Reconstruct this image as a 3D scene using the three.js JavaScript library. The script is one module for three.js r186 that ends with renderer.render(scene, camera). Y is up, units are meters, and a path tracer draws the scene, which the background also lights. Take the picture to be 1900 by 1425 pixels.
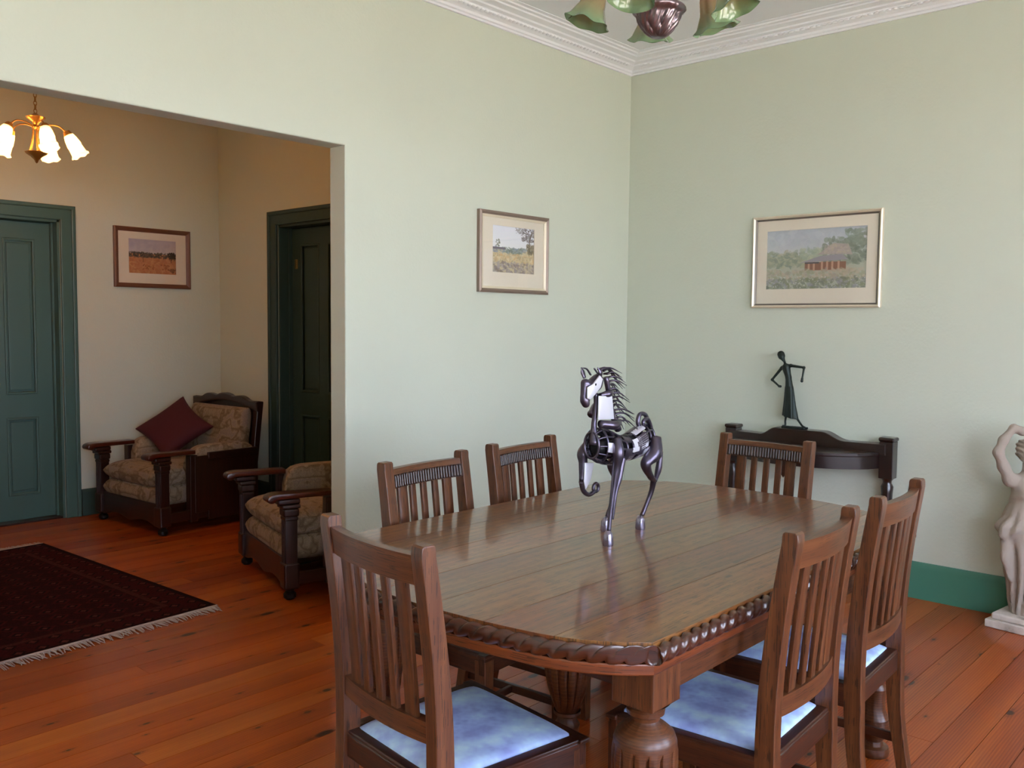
import * as THREE from 'three';
import { RoundedBoxGeometry } from 'three/addons/geometries/RoundedBoxGeometry.js';
import { mergeGeometries, mergeVertices, toCreasedNormals } from 'three/addons/utils/BufferGeometryUtils.js';
import { MarchingCubes } from 'three/addons/objects/MarchingCubes.js';
import { RectAreaLightUniformsLib } from 'three/addons/lights/RectAreaLightUniformsLib.js';

// ---------------------------------------------------------------- camera, sky, sun, exposure
const scene = new THREE.Scene();
const camera = new THREE.PerspectiveCamera(46.15, 1900 / 1425, 0.05, 200);
camera.position.set(0, 1.47, 0);
camera.rotation.order = 'YXZ';
camera.rotation.set(THREE.MathUtils.degToRad(-3.775), THREE.MathUtils.degToRad(-47.74), THREE.MathUtils.degToRad(0.542));
const renderer = new THREE.WebGLRenderer({ antialias: true });
renderer.toneMapping = THREE.LinearToneMapping;
renderer.toneMappingExposure = 2.9;
renderer.shadowMap.enabled = true;
{ // clear blue day: pale at the horizon, deeper overhead
  const W = 64, H = 32, d = new Float32Array(W * H * 4), K = 5.2;
  for (let y = 0; y < H; y++) for (let x = 0; x < W; x++) {
    const e = Math.max(0, Math.sin(((y + 0.5) / H - 0.5) * Math.PI)), t = Math.pow(e, 0.55), i = (y * W + x) * 4;
    d[i] = K * (0.94 - 0.44 * t); d[i + 1] = K * (1.0 - 0.36 * t); d[i + 2] = K * (1.14 - 0.12 * t); d[i + 3] = 1;
  }
  const sky = new THREE.DataTexture(d, W, H, THREE.RGBAFormat, THREE.FloatType);
  sky.mapping = THREE.EquirectangularReflectionMapping; sky.magFilter = THREE.LinearFilter; sky.needsUpdate = true;
  scene.background = sky;
}
const sun = new THREE.DirectionalLight(0xfff0dc, 15);
sun.position.set(6, 12, -5); sun.target.position.set(0, 0, 0);
sun.castShadow = true; sun.shadow.mapSize.set(2048, 2048);
Object.assign(sun.shadow.camera, { left: -14, right: 14, top: 14, bottom: -14, near: 1, far: 40 });
sun.name = 'sun_light'; scene.add(sun, sun.target);
RectAreaLightUniformsLib.init();

// ---------------------------------------------------------------- helpers
function rng(seed) { let s = seed >>> 0; return () => { s = (s + 0x6D2B79F5) >>> 0; let t = s; t = Math.imul(t ^ (t >>> 15), t | 1); t ^= t + Math.imul(t ^ (t >>> 7), t | 61); return ((t ^ (t >>> 14)) >>> 0) / 4294967296; }; }
const hash = (x, y, s) => { let h = Math.imul(x | 0, 374761393) ^ Math.imul(y | 0, 668265263) ^ Math.imul(s | 0, 974634777); h = Math.imul(h ^ (h >>> 13), 1274126177); return ((h ^ (h >>> 16)) >>> 0) / 4294967296; };
const sm = (t) => t * t * (3 - 2 * t), mix = (a, b, t) => a + (b - a) * t, cl = (x, a = 0, b = 1) => Math.min(b, Math.max(a, x));
function vn(x, y, s) { const ix = Math.floor(x), iy = Math.floor(y), fx = sm(x - ix), fy = sm(y - iy); return mix(mix(hash(ix, iy, s), hash(ix + 1, iy, s), fx), mix(hash(ix, iy + 1, s), hash(ix + 1, iy + 1, s), fx), fy); }
function fbm(x, y, s, o = 4) { let a = 0.5, v = 0, n = 0; for (let i = 0; i < o; i++) { v += a * vn(x, y, s + i * 17); n += a; x *= 2.03; y *= 2.03; a *= 0.5; } return v / n; }
const ramp = (stops, t) => { t = cl(t) * (stops.length - 1); const i = Math.min(stops.length - 2, Math.floor(t)), f = t - i; return [0, 1, 2].map((k) => mix(stops[i][k], stops[i + 1][k], f)); };
function tex(w, h, sizeU, sizeV, fn, srgb = true, wrap = THREE.MirroredRepeatWrapping) { // fn(u metres, v metres) -> [r,g,b] 0..255
  const d = new Uint8Array(w * h * 4);
  for (let y = 0; y < h; y++) for (let x = 0; x < w; x++) {
    const c = fn(((x + 0.5) / w) * sizeU, ((y + 0.5) / h) * sizeV), i = (y * w + x) * 4;
    d[i] = cl(c[0], 0, 255); d[i + 1] = cl(c[1], 0, 255); d[i + 2] = cl(c[2], 0, 255); d[i + 3] = 255;
  }
  const t = new THREE.DataTexture(d, w, h); t.wrapS = t.wrapT = wrap; t.magFilter = THREE.LinearFilter; t.minFilter = THREE.LinearMipmapLinearFilter; t.generateMipmaps = true;
  if (srgb) t.colorSpace = THREE.SRGBColorSpace;
  t.repeat.set(1 / sizeU, 1 / sizeV); t.needsUpdate = true; return t;
}
const std = (o) => new THREE.MeshStandardMaterial(o), phy = (o) => new THREE.MeshPhysicalMaterial(o);
const used = new Map();
function numbered(n) { const k = used.get(n) ?? 0; used.set(n, k + 1); return k ? n + '_' + String(k).padStart(3, '0') : n; }
function mesh(name, geo, mat, parent) { const m = new THREE.Mesh(geo, mat); m.name = parent ? name : numbered(name); m.castShadow = m.receiveShadow = true; (parent ?? scene).add(m); return m; }
function struct(name, geo, mat) { const m = geo ? mesh(name, geo, mat) : new THREE.Group(); if (!geo) { m.name = numbered(name); scene.add(m); } m.userData.kind = 'structure'; return m; }
function tag(o, label, category, group) { o.userData.label = label; o.userData.category = category; if (group) o.userData.group = group; return o; }
function thing(name, label, category, pos = [0, 0, 0], turn = 0, group) { const g = new THREE.Group(); g.name = numbered(name); g.position.set(...pos); g.rotation.y = turn; scene.add(g); return tag(g, label, category, group); }
function copyOf(root, pos, turn, label) { const r = root.clone(); r.name = numbered(root.name.replace(/_\d{3}$/, '')); r.userData = { ...root.userData, label }; r.position.set(...pos); r.rotation.y = turn; scene.add(r); return r; }
// uv in metres by the face's main direction; grain: axis along which u runs
function wuv(g, grain = 'x', du = 0, dv = 0) {
  g = g.index ? g.toNonIndexed() : g;
  const p = g.attributes.position, uv = new Float32Array(p.count * 2), a = new THREE.Vector3(), b = new THREE.Vector3(), c = new THREE.Vector3();
  const A = { x: 0, y: 1, z: 2 }[grain];
  for (let i = 0; i < p.count; i += 3) {
    a.fromBufferAttribute(p, i); b.fromBufferAttribute(p, i + 1); c.fromBufferAttribute(p, i + 2);
    const n = b.clone().sub(a).cross(c.clone().sub(a)), m = [Math.abs(n.x), Math.abs(n.y), Math.abs(n.z)];
    let N = m.indexOf(Math.max(...m)), U = A, V;
    if (grain === 'h') { U = N === 0 ? 2 : 0; V = N === 1 ? 2 : 1; } else if (N === A) { U = (A + 1) % 3; V = (A + 2) % 3; } else V = 3 - A - N;
    [a, b, c].forEach((q, k) => { const e = [q.x, q.y, q.z]; uv[(i + k) * 2] = e[U] + du; uv[(i + k) * 2 + 1] = e[V] + dv + (N === A ? 0 : N * 0.137); });
  }
  g.setAttribute('uv', new THREE.BufferAttribute(uv, 2)); return g;
}
const clean = (g) => { g = g.index ? g.toNonIndexed() : g.clone(); for (const k of Object.keys(g.attributes)) if (!['position', 'normal', 'uv'].includes(k)) g.deleteAttribute(k); if (!g.attributes.normal) g.computeVertexNormals(); if (!g.attributes.uv) g.setAttribute('uv', new THREE.BufferAttribute(new Float32Array(g.attributes.position.count * 2), 2)); return g; };
const merge = (l) => mergeGeometries(l.map(clean));
const move = (g, x, y, z) => g.translate(x, y, z);
function rbox(w, h, d, x = 0, y = 0, z = 0, r = 0.004, grain) {
  const m = Math.min(w, h, d); let g = new RoundedBoxGeometry(w, h, d, 2, Math.min(r, m * 0.45)); g.translate(x, y, z);
  return wuv(g, grain ?? (w >= h && w >= d ? 'x' : h >= d ? 'y' : 'z'), x * 0.7 + y * 0.31, z * 0.53 + y * 0.17);
}
function box(w, h, d, x = 0, y = 0, z = 0, grain = 'x') { return wuv(new THREE.BoxGeometry(w, h, d).translate(x, y, z), grain); }
function smooth(g, angle = 0.6) { return toCreasedNormals(g, angle); }
// flat outline [[x,y]..] pushed along z (0..depth), bevelled
function extr(pts, depth, bevel = 0.003, holes = [], curve = 1) {
  const s = pts instanceof THREE.Shape ? pts : new THREE.Shape(pts.map((p) => new THREE.Vector2(...p)));
  for (const h of holes) s.holes.push(new THREE.Path(h.map((p) => new THREE.Vector2(...p))));
  return new THREE.ExtrudeGeometry(s, { depth: depth - 2 * bevel, bevelEnabled: bevel > 0, bevelSize: bevel, bevelThickness: bevel, bevelOffset: -bevel, bevelSegments: 2, curveSegments: 16 }).translate(0, 0, bevel);
}
const sideways = (g) => g.rotateY(Math.PI / 2); // profile drawn in (-z, y), thickness along x
// tapered tube through points with radii, closed ends; flat squeezes the section along its second axis
function taper(P, R, n = 24, k = 10, flat = 1) {
  const curve = new THREE.CatmullRomCurve3(P.map((p) => new THREE.Vector3(...p)), false, 'centripetal'), pos = [], idx = [], uv = [];
  const rad = (t) => { const f = t * (R.length - 1), i = Math.min(R.length - 2, Math.floor(f)); return mix(R[i], R[i + 1], R.length > 1 ? sm(f - i) : 0); };
  const at = (t) => P.length === 2 ? curve.getPoint(t) : (() => { const f = t * (P.length - 1); return curve.getPoint(f / (P.length - 1)); })();
  let N = null; const prev = new THREE.Vector3();
  for (let i = 0; i <= n; i++) {
    const t = i / n, c = at(t), T = curve.getTangent(t).normalize();
    if (!N) { N = new THREE.Vector3(0, 0, 1); if (Math.abs(T.z) > 0.9) N.set(1, 0, 0); }
    N.sub(T.clone().multiplyScalar(N.dot(T))).normalize(); const B = T.clone().cross(N), r = rad(t);
    for (let j = 0; j < k; j++) { const a = (j / k) * 2 * Math.PI; const q = c.clone().addScaledVector(N, Math.cos(a) * r * flat).addScaledVector(B, Math.sin(a) * r); pos.push(q.x, q.y, q.z); uv.push(i / n, j / k); }
    prev.copy(c);
  }
  for (let i = 0; i < n; i++) for (let j = 0; j < k; j++) { const a = i * k + j, b = i * k + (j + 1) % k; idx.push(a, b, a + k, b, b + k, a + k); }
  const ends = [[0, at(0), 1], [n * k, at(1), -1]];
  for (const [o, c, s] of ends) { const ci = pos.length / 3; pos.push(c.x, c.y, c.z); uv.push(0, 0); for (let j = 0; j < k; j++) { const a = o + j, b = o + (j + 1) % k; s > 0 ? idx.push(ci, b, a) : idx.push(ci, a, b); } }
  const g = new THREE.BufferGeometry(); g.setAttribute('position', new THREE.Float32BufferAttribute(pos, 3)); g.setAttribute('uv', new THREE.Float32BufferAttribute(uv, 2)); g.setIndex(idx); g.computeVertexNormals(); return g;
}
function lathe(prof, seg = 32) { return smooth(new THREE.LatheGeometry(prof.map((p) => new THREE.Vector2(...p)), seg), 0.7); }
// bar of rectangular section, bowed backwards (−z) in plan, long axis x
function bowBar(w, h, d, bow, n = 14, bend = 0) {
  const g = new RoundedBoxGeometry(w, h, d, 2, 0.004), s = mergeVertices(new THREE.BoxGeometry(w, h, d, n, 2, 1)), p = s.attributes.position;
  for (let i = 0; i < p.count; i++) { const u = p.getX(i) / (w / 2); p.setZ(i, p.getZ(i) - bow * (1 - u * u) + bend * p.getY(i)); }
  s.deleteAttribute('normal'); s.computeVertexNormals(); return smooth(s.toNonIndexed(), 0.5);
}
// puffy cushion: rounded in plan, domed above and below
function puff(w, d, h, p = 4, n = 22, flatBottom = false) {
  const pos = [], uv = [], idx = [];
  for (const s of [1, -1]) for (let i = 0; i <= n; i++) for (let j = 0; j <= n; j++) {
    let u = Math.sin(((i / n) * 2 - 1) * Math.PI / 2), v = Math.sin(((j / n) * 2 - 1) * Math.PI / 2);
    const e = Math.pow(cl(1 - Math.pow(Math.abs(u), p)) * cl(1 - Math.pow(Math.abs(v), p)), 1 / 2.6);
    pos.push(u * w / 2, s * (flatBottom && s < 0 ? h * 0.5 * Math.min(1, e * 2) : h / 2 * e), v * d / 2); uv.push(u * w / 2, v * d / 2);
  }
  const m = (n + 1) * (n + 1);
  for (let i = 0; i < n; i++) for (let j = 0; j < n; j++) { const a = i * (n + 1) + j, b = a + 1, c = a + n + 1, e = c + 1; idx.push(a, b, c, b, e, c, m + a, m + c, m + b, m + b, m + c, m + e); }
  let g = new THREE.BufferGeometry(); g.setAttribute('position', new THREE.Float32BufferAttribute(pos, 3)); g.setAttribute('uv', new THREE.Float32BufferAttribute(uv, 2)); g.setIndex(idx); g.computeVertexNormals(); return g;
}
// smooth body from tapered capsules: bones [[ax,ay,az,ra],[bx,by,bz,rb]]
function blob(bones, lo, hi, res, k = 0.02, warp) {
  const size = Math.max(hi[0] - lo[0], hi[1] - lo[1], hi[2] - lo[2]), c = [0, 1, 2].map((i) => (lo[i] + hi[i]) / 2), mc = new MarchingCubes(res, new THREE.MeshStandardMaterial(), false, false, 400000);
  mc.isolation = 0;
  const f = (x, y, z) => {
    let D = 1e9;
    for (const [a, b] of bones) {
      const dx = b[0] - a[0], dy = b[1] - a[1], dz = b[2] - a[2], L = dx * dx + dy * dy + dz * dz || 1e-9, t = cl(((x - a[0]) * dx + (y - a[1]) * dy + (z - a[2]) * dz) / L);
      const d = Math.hypot(x - a[0] - dx * t, y - a[1] - dy * t, z - a[2] - dz * t) - mix(a[3], b[3], t), h = cl(0.5 + (0.5 * (D - d)) / k);
      D = mix(D, d, h) - k * h * (1 - h);
    }
    return D + (warp ? warp(x, y, z, D) : 0);
  };
  const H = res / 2;
  for (let z = 0; z < res; z++) for (let y = 0; y < res; y++) for (let x = 0; x < res; x++) mc.field[x + y * res + z * res * res] = -f(c[0] + ((x - H) / H) * size / 2, c[1] + ((y - H) / H) * size / 2, c[2] + ((z - H) / H) * size / 2) * 100;
  mc.update();
  const n = mc.count, g = new THREE.BufferGeometry(), P = new Float32Array(n * 3);
  for (let i = 0; i < n; i++) for (let q = 0; q < 3; q++) P[i * 3 + q] = c[q] + mc.positionArray[i * 3 + q] * size / 2;
  g.setAttribute('position', new THREE.BufferAttribute(P, 3)); 
  const w = mergeVertices(g, 1e-5); w.computeVertexNormals(); return w;
}

// ---------------------------------------------------------------- materials
const pineTex = tex(2048, 1024, 4, 1, (u, v) => {
  let kx = 0, kd = 0, warp = 0;
  const cx = Math.floor(u / 0.30), cy = Math.floor(v / 0.11);
  for (let i = -1; i <= 1; i++) for (let j = -1; j <= 1; j++) {
    const X = cx + i, Y = cy + j; if (hash(X, Y, 5) > 0.40) continue;
    const px = (X + 0.2 + 0.6 * hash(X, Y, 6)) * 0.30, py = (Y + 0.2 + 0.6 * hash(X, Y, 7)) * 0.11, r = 0.0025 + 0.0115 * Math.pow(hash(X, Y, 8), 1.6), kk = 0.45 + 0.55 * hash(X, Y, 9);
    const dx = (u - px) / (1.2 + 1.4 * hash(X, Y, 10)), dy = v - py, d = Math.hypot(dx, dy) / r;
    if (d < 7) { warp += (dy > 0 ? 1 : -1) * 0.012 * Math.exp(-d * 0.55); kd = Math.max(kd, kk * sm(cl(1.7 - d)) * 0.9, kk * 0.42 * Math.exp(-Math.abs(d - 2.0) * 1.1) * Math.exp(-Math.abs(dy) * 70)); }
  }
  const vv = v + warp + 0.012 * fbm(u * 1.2, v * 4, 3);
  const big = fbm(u * 0.5, vv * 9, 11, 3), ring = 0.5 + 0.5 * Math.sin(vv * 620 + 9 * fbm(u * 1.1, vv * 14, 21)), fine = fbm(u * 7, vv * 420, 31, 2);
  let t = 0.18 + 0.5 * big + 0.2 * ring + 0.2 * fine;
  let c = ramp([[80, 29, 9], [128, 54, 15], [168, 83, 24], [194, 112, 38]], t);
  return c.map((x, i) => mix(x, [30, 9, 4][i], kd));
});
const oakFn = (seed, stops) => (u, v) => {
  const vv = v + 0.01 * fbm(u * 1.5, v * 6, seed), big = fbm(u * 0.8, vv * 10, seed + 1, 3), fine = fbm(u * 9, vv * 260, seed + 2, 3), pore = vn(u * 26, vv * 620, seed + 3);
  const cath = 0.5 + 0.5 * Math.sin(vv * 170 + 14 * fbm(u * 0.9, vv * 5, seed + 9));
  const c = ramp(stops, 0.12 + 0.45 * big + 0.26 * fine + 0.2 * cath); const k = pore < 0.24 ? 0.55 : 1; return c.map((x) => x * mix(1, k, 0.8));
};
const oakTex = tex(1024, 1024, 1.6, 0.6, oakFn(41, [[52, 27, 14], [88, 50, 27], [122, 77, 45], [156, 110, 70]]));
const topTex = tex(2048, 1024, 2.2, 0.9, (u, v) => { const c = oakFn(77, [[72, 43, 17], [106, 69, 31], [132, 91, 45], [150, 110, 60]])(u, v), r = sm(cl(fbm(u * 1.1, v * 2.6, 90, 3) * 2.6 - 1.05)); return [c[0] * mix(1, 0.98, r), c[1] * mix(1, 0.78, r), c[2] * mix(1, 0.72, r)]; });
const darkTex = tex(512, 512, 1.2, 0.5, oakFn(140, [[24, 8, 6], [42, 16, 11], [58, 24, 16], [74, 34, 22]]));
const M = {};
M.paint = std({ color: new THREE.Color().setRGB(0.612, 0.660, 0.550), roughness: 0.9, bumpMap: tex(512, 512, 1, 1, (u, v) => { const n = 255 * fbm(u * 90, v * 90, 2, 3); return [n, n, n]; }, false), bumpScale: 0.0006 });
M.white = std({ color: new THREE.Color().setRGB(0.84, 0.87, 0.9), roughness: 0.7 });
M.ceil = std({ color: new THREE.Color().setRGB(0.80, 0.83, 0.85), roughness: 0.95 });
M.outer = std({ color: 0xb9a68e, roughness: 0.95 });
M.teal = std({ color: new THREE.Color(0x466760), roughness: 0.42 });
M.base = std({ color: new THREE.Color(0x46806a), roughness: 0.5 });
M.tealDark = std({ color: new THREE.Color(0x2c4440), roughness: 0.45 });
M.pines = [0xffffff, 0xf2dcc8, 0xffe9c4, 0xe0c0a8, 0xfff0dc].map((c) => phy({ color: c, map: pineTex, roughness: 0.45, clearcoat: 0.4, clearcoatRoughness: 0.14, specularIntensity: 0.6 }));
M.under = std({ color: 0x120804, roughness: 0.9 });
M.oak = phy({ color: 0xcebca6, map: oakTex, roughness: 0.42, clearcoat: 0.3, clearcoatRoughness: 0.25 });
M.carve = phy({ color: 0x74605e, map: oakTex, roughness: 0.34, clearcoat: 0.5, clearcoatRoughness: 0.2 });
M.oakDark = phy({ color: 0x8f7464, map: oakTex, roughness: 0.42, clearcoat: 0.35, clearcoatRoughness: 0.25 });
M.tops = [0xffffff, 0xf0e6da, 0xfff2dc, 0xe2d4c8, 0xf8eee4].map((c) => phy({ color: c, map: topTex, roughness: 0.40, clearcoat: 0.75, clearcoatRoughness: 0.13 }));
M.rope = phy({ color: 0x947668, map: oakTex, roughness: 0.32, clearcoat: 0.7, clearcoatRoughness: 0.15 });
M.edge = phy({ color: 0xf6c69a, map: oakTex, roughness: 0.4, clearcoat: 0.4, clearcoatRoughness: 0.25 });
M.mahog = phy({ color: 0xc4b0b0, map: darkTex, roughness: 0.36, clearcoat: 0.5, clearcoatRoughness: 0.2 });  // tint darkened so the armchairs carry the shade of a dim hall
M.console = phy({ color: 0x9a8a84, map: darkTex, roughness: 0.3, clearcoat: 0.6, clearcoatRoughness: 0.18 });
M.armWood = phy({ color: 0xa8604a, map: oakTex, roughness: 0.3, clearcoat: 0.6, clearcoatRoughness: 0.18 });
M.velvet = phy({ map: tex(512, 512, 0.5, 0.5, (u, v) => { const n = fbm(u * 16, v * 16, 200, 4), m = fbm(u * 70, v * 70, 210, 2); return ramp([[150, 162, 218], [172, 194, 238], [192, 220, 248], [210, 238, 253]], n * 1.9 - 0.42 + 0.2 * (m - 0.5)); }), roughness: 0.85, sheen: 1, sheenRoughness: 0.4, sheenColor: new THREE.Color(0.35, 0.4, 0.55) });
M.damask = phy({ color: 0xccc6c2, map: tex(1024, 1024, 0.8, 0.8, (u, v) => { const w = fbm(u * 9, v * 9, 300, 3), q = Math.abs(fbm(u * 13 + w * 2, v * 13, 310, 3) - 0.5) * 5, m = vn(u * 420, v * 420, 320); const c = ramp([[142, 122, 94], [172, 154, 124], [192, 176, 148], [180, 166, 148]], q); return c.map((x) => x * (0.85 + 0.25 * m)); }), roughness: 0.9, sheen: 0.6, sheenRoughness: 0.5, sheenColor: new THREE.Color(0.4, 0.38, 0.36) });  // colour tint darkens the fabric, standing in for dim hall light
M.cushion = phy({ color: new THREE.Color(0x480f1b), roughness: 0.8, sheen: 0.8, sheenRoughness: 0.4, sheenColor: new THREE.Color(0.14, 0.03, 0.04) });
M.rug = phy({ roughness: 1, specularIntensity: 0.2, color: 0xffd8d8, map: tex(1024, 1024, 1.5, 2.0, (u, v) => {
  const e = Math.min(u, 1.5 - u, v, 2 - v); let c = [66, 20, 24];
  const lo = (s, a, b) => Math.abs(((u / s + a) % 1) - 0.5) + Math.abs(((v / s + b) % 1) - 0.5);
  if (e < 0.03) c = [40, 14, 18]; else if (e < 0.17) { const d = lo(0.10, 0, 0); c = d < 0.2 ? [112, 66, 58] : d < 0.34 ? [38, 14, 18] : [74, 22, 26]; } else if (e < 0.2) c = [92, 52, 48];
  else { const d = lo(0.12, 0.1, 0.3); c = d < 0.13 ? [118, 72, 64] : d < 0.27 ? [34, 12, 18] : d < 0.44 ? [84, 28, 32] : [58, 18, 22]; }
  const n = 0.5 + 0.4 * fbm(u * 160, v * 160, 400, 2); return c.map((x) => x * n);
}), bumpMap: tex(512, 512, 0.3, 0.3, (u, v) => { const n = 255 * vn(u * 700, v * 700, 410); return [n, n, n]; }, false), bumpScale: 0.002 });
M.fringe = std({ color: 0xb4a8a0, roughness: 0.95 });
M.bronze = std({ color: new THREE.Color(0x2c3430), roughness: 0.45, metalness: 0.7 });
M.iron = std({ color: new THREE.Color(0x5c5664), roughness: 0.3, metalness: 0.9 });
M.steel = std({ color: new THREE.Color(0xe4e4f0), roughness: 0.3, metalness: 0.55 });  // near-white, half metallic: sky reflection on the plates put into the colour
M.hoof = std({ color: new THREE.Color(0x9a94a8), roughness: 0.24, metalness: 0.85 });
M.black = std({ color: 0x141214, roughness: 0.5, metalness: 0.4 });
M.stone = std({ map: tex(512, 512, 0.5, 0.5, (u, v) => { const n = fbm(u * 14, v * 14, 500, 4), s = fbm(u * 60, v * 60, 510, 2); return ramp([[140, 126, 112], [190, 178, 164], [214, 204, 192]], n * 1.3 - 0.1 + (s - 0.5) * 0.3); }), roughness: 0.85 });
M.brass = std({ color: new THREE.Color(0x9c8250), roughness: 0.3, metalness: 0.9 });
M.pewter = std({ color: new THREE.Color(0x8a7c80), roughness: 0.28, metalness: 0.9 });
M.glass = phy({ color: 0xffffff, transmission: 1, thickness: 0, roughness: 0, ior: 1.5 });

// ---------------------------------------------------------------- room shell
const XB = 5.083, ZA = -3.566, ZH = -3.688, HZ = -6.923, XH = 3.964, XL = -1.7, ZF = 1.75, HL = -0.45, CE = 3.225, T = 0.16;
{ // floor: varnished pine boards, each its own board
  const floor = struct('floor');
  const sub = mesh('subfloor', merge([box(XB - XL, 0.05, ZF - ZH, (XB + XL) / 2, -0.055, (ZF + ZH) / 2), box(XH - HL + 0.3, 0.05, ZH - HZ + 0.4, (XH + HL) / 2, -0.055, (ZH + HZ) / 2 - 0.2)]), M.under, floor);
  const R = rng(9), pitch = 0.124;
  let row = 0;
  for (let z = ZF; z > HZ - 0.25; z -= pitch, row++) {
    const hall = z - pitch / 2 < ZH + 0.05, x0 = hall ? HL : XL, x1 = hall ? XH : XB;
    const cuts = [x0, x1]; if (R() < 0.72) cuts.splice(1, 0, mix(x0, x1, 0.12 + 0.76 * R()));
    for (let i = 0; i + 1 < cuts.length; i++) {
      const w = cuts[i + 1] - cuts[i] - 0.0015, g = new THREE.BoxGeometry(w, 0.028, pitch - 0.0022), p = g.attributes.position;
      for (let k = 0; k < p.count; k++) p.setY(k, p.getY(k) + (p.getY(k) > 0 ? (R() - 0.5) * 0.0005 : 0));
      const q = wuv(g.translate(0, -0.0145, 0), 'x', R() * 8, 0.065 + R() * 4);
      const b = mesh('floor_board', q, M.pines[Math.floor(R() * M.pines.length)], floor);
      b.position.set((cuts[i] + cuts[i + 1]) / 2, 0, z - pitch / 2);
    }
  }
}
const rect = (x0, x1, y0, y1) => [[x0, y0], [x1, y0], [x1, y1], [x0, y1]];
// partition with the wide opening into the hall (cut down to the floor)
const OR = 2.712, OT = 2.324, OL = 1.05;
struct('wall_back', wuv(extr([[XL - T, 0], [OL, 0], [OL, OT], [OR, OT], [OR, 0], [XB + T, 0], [XB + T, CE], [XL - T, CE]], ZA - ZH, 0.006).translate(0, 0, ZH), 'x'), M.paint);
struct('wall_right', box(T, CE, ZF - ZA, XB + T / 2, CE / 2, (ZF + ZA) / 2, 'z'), M.paint);
// window wall behind the camera, and the window wall on the left
const W1 = [[-1.35, 0.0], [0.6, 1.95], [2.55, 3.9]], WY = [0.62, 2.6];
struct('wall_front', wuv(extr(rect(XL - T, XB + T, 0, CE), T, 0.003, W1.map(([a, b]) => rect(a, b, ...WY).reverse())).translate(0, 0, ZF), 'x'), M.paint);
struct('wall_left', box(T, CE, ZF - ZA, XL - T / 2, CE / 2, (ZF + ZA) / 2, 'z'), M.paint);
function sash(x0, x1, y0, y1, place) { // timber sash window: frame, meeting rail, glazing bar, panes
  const w = struct('window_' + (sash.n = (sash.n ?? 0) + 1)), cx = (x0 + x1) / 2, cy = (y0 + y1) / 2, W = x1 - x0, H = y1 - y0, f = 0.06;
  mesh('window_frame', merge([box(f, H, 0.1, x0 + f / 2, cy, 0), box(f, H, 0.1, x1 - f / 2, cy, 0), box(W, f, 0.1, cx, y0 + f / 2, 0), box(W, f, 0.1, cx, y1 - f / 2, 0), box(W, 0.05, 0.06, cx, cy, 0), box(0.03, H, 0.04, cx, cy, 0)]), M.white, w);
  for (const sx of [-1, 1]) for (const sy of [-1, 1]) { const m = mesh('pane', new THREE.PlaneGeometry(W / 2 - f, H / 2 - f), M.glass, w); m.position.set(cx + sx * W / 4, cy + sy * H / 4, sy * 0.012); }
  mesh('window_sill', box(W + 0.1, 0.035, 0.22, cx, y0 - 0.018, -0.03), M.white, w);
  place(w); return w;
}
W1.forEach(([a, b]) => sash(a, b, ...WY, (w) => w.position.set(0, 0, ZF + T / 2)));
// hall
const D1 = [1.885, 2.685, 2.2], D2 = [-6.05, -5.2, 2.215]; // clear openings of the two hall doors
struct('wall_hall_back', wuv(extr([[HL - T, 0], [D1[0], 0], [D1[0], D1[2]], [D1[1], D1[2]], [D1[1], 0], [XH + T, 0], [XH + T, CE], [HL - T, CE]], T, 0.003).translate(0, 0, HZ - T), 'x'), M.paint);
struct('wall_hall_right', wuv(extr([[HZ, 0], [D2[0], 0], [D2[0], D2[2]], [D2[1], D2[2]], [D2[1], 0], [ZH, 0], [ZH, CE], [HZ, CE]], T, 0.003).rotateY(-Math.PI / 2).translate(XH + T, 0, 0), 'z'), M.paint);
struct('wall_hall_left', box(T, CE, ZH - HZ, HL - T / 2, CE / 2, (ZH + HZ) / 2, 'z'), M.paint);
struct('ceiling', merge([box(XB - XL + 2 * T, 0.2, ZF - ZH + T, (XB + XL) / 2, CE + 0.1, (ZF + ZH + T) / 2), box(XH - HL + 2 * T, 0.2, ZH - HZ + T, (XH + HL) / 2, CE + 0.1, (ZH + HZ - T) / 2)]), M.ceil);
struct('ground', wuv(new THREE.PlaneGeometry(70, 70).rotateX(-Math.PI / 2).translate(0, -0.35, 0)), std({ color: 0xcdc2ac, roughness: 1 }));
struct('foundation', merge([box(XB - XL + 2 * T, 0.27, ZF - ZH + T, (XB + XL) / 2, -0.215, (ZF + ZH + T) / 2), box(XH - HL + 2 * T, 0.27, ZH - HZ + T, (XH + HL) / 2, -0.215, (ZH + HZ - T) / 2)]), M.outer);
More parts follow.
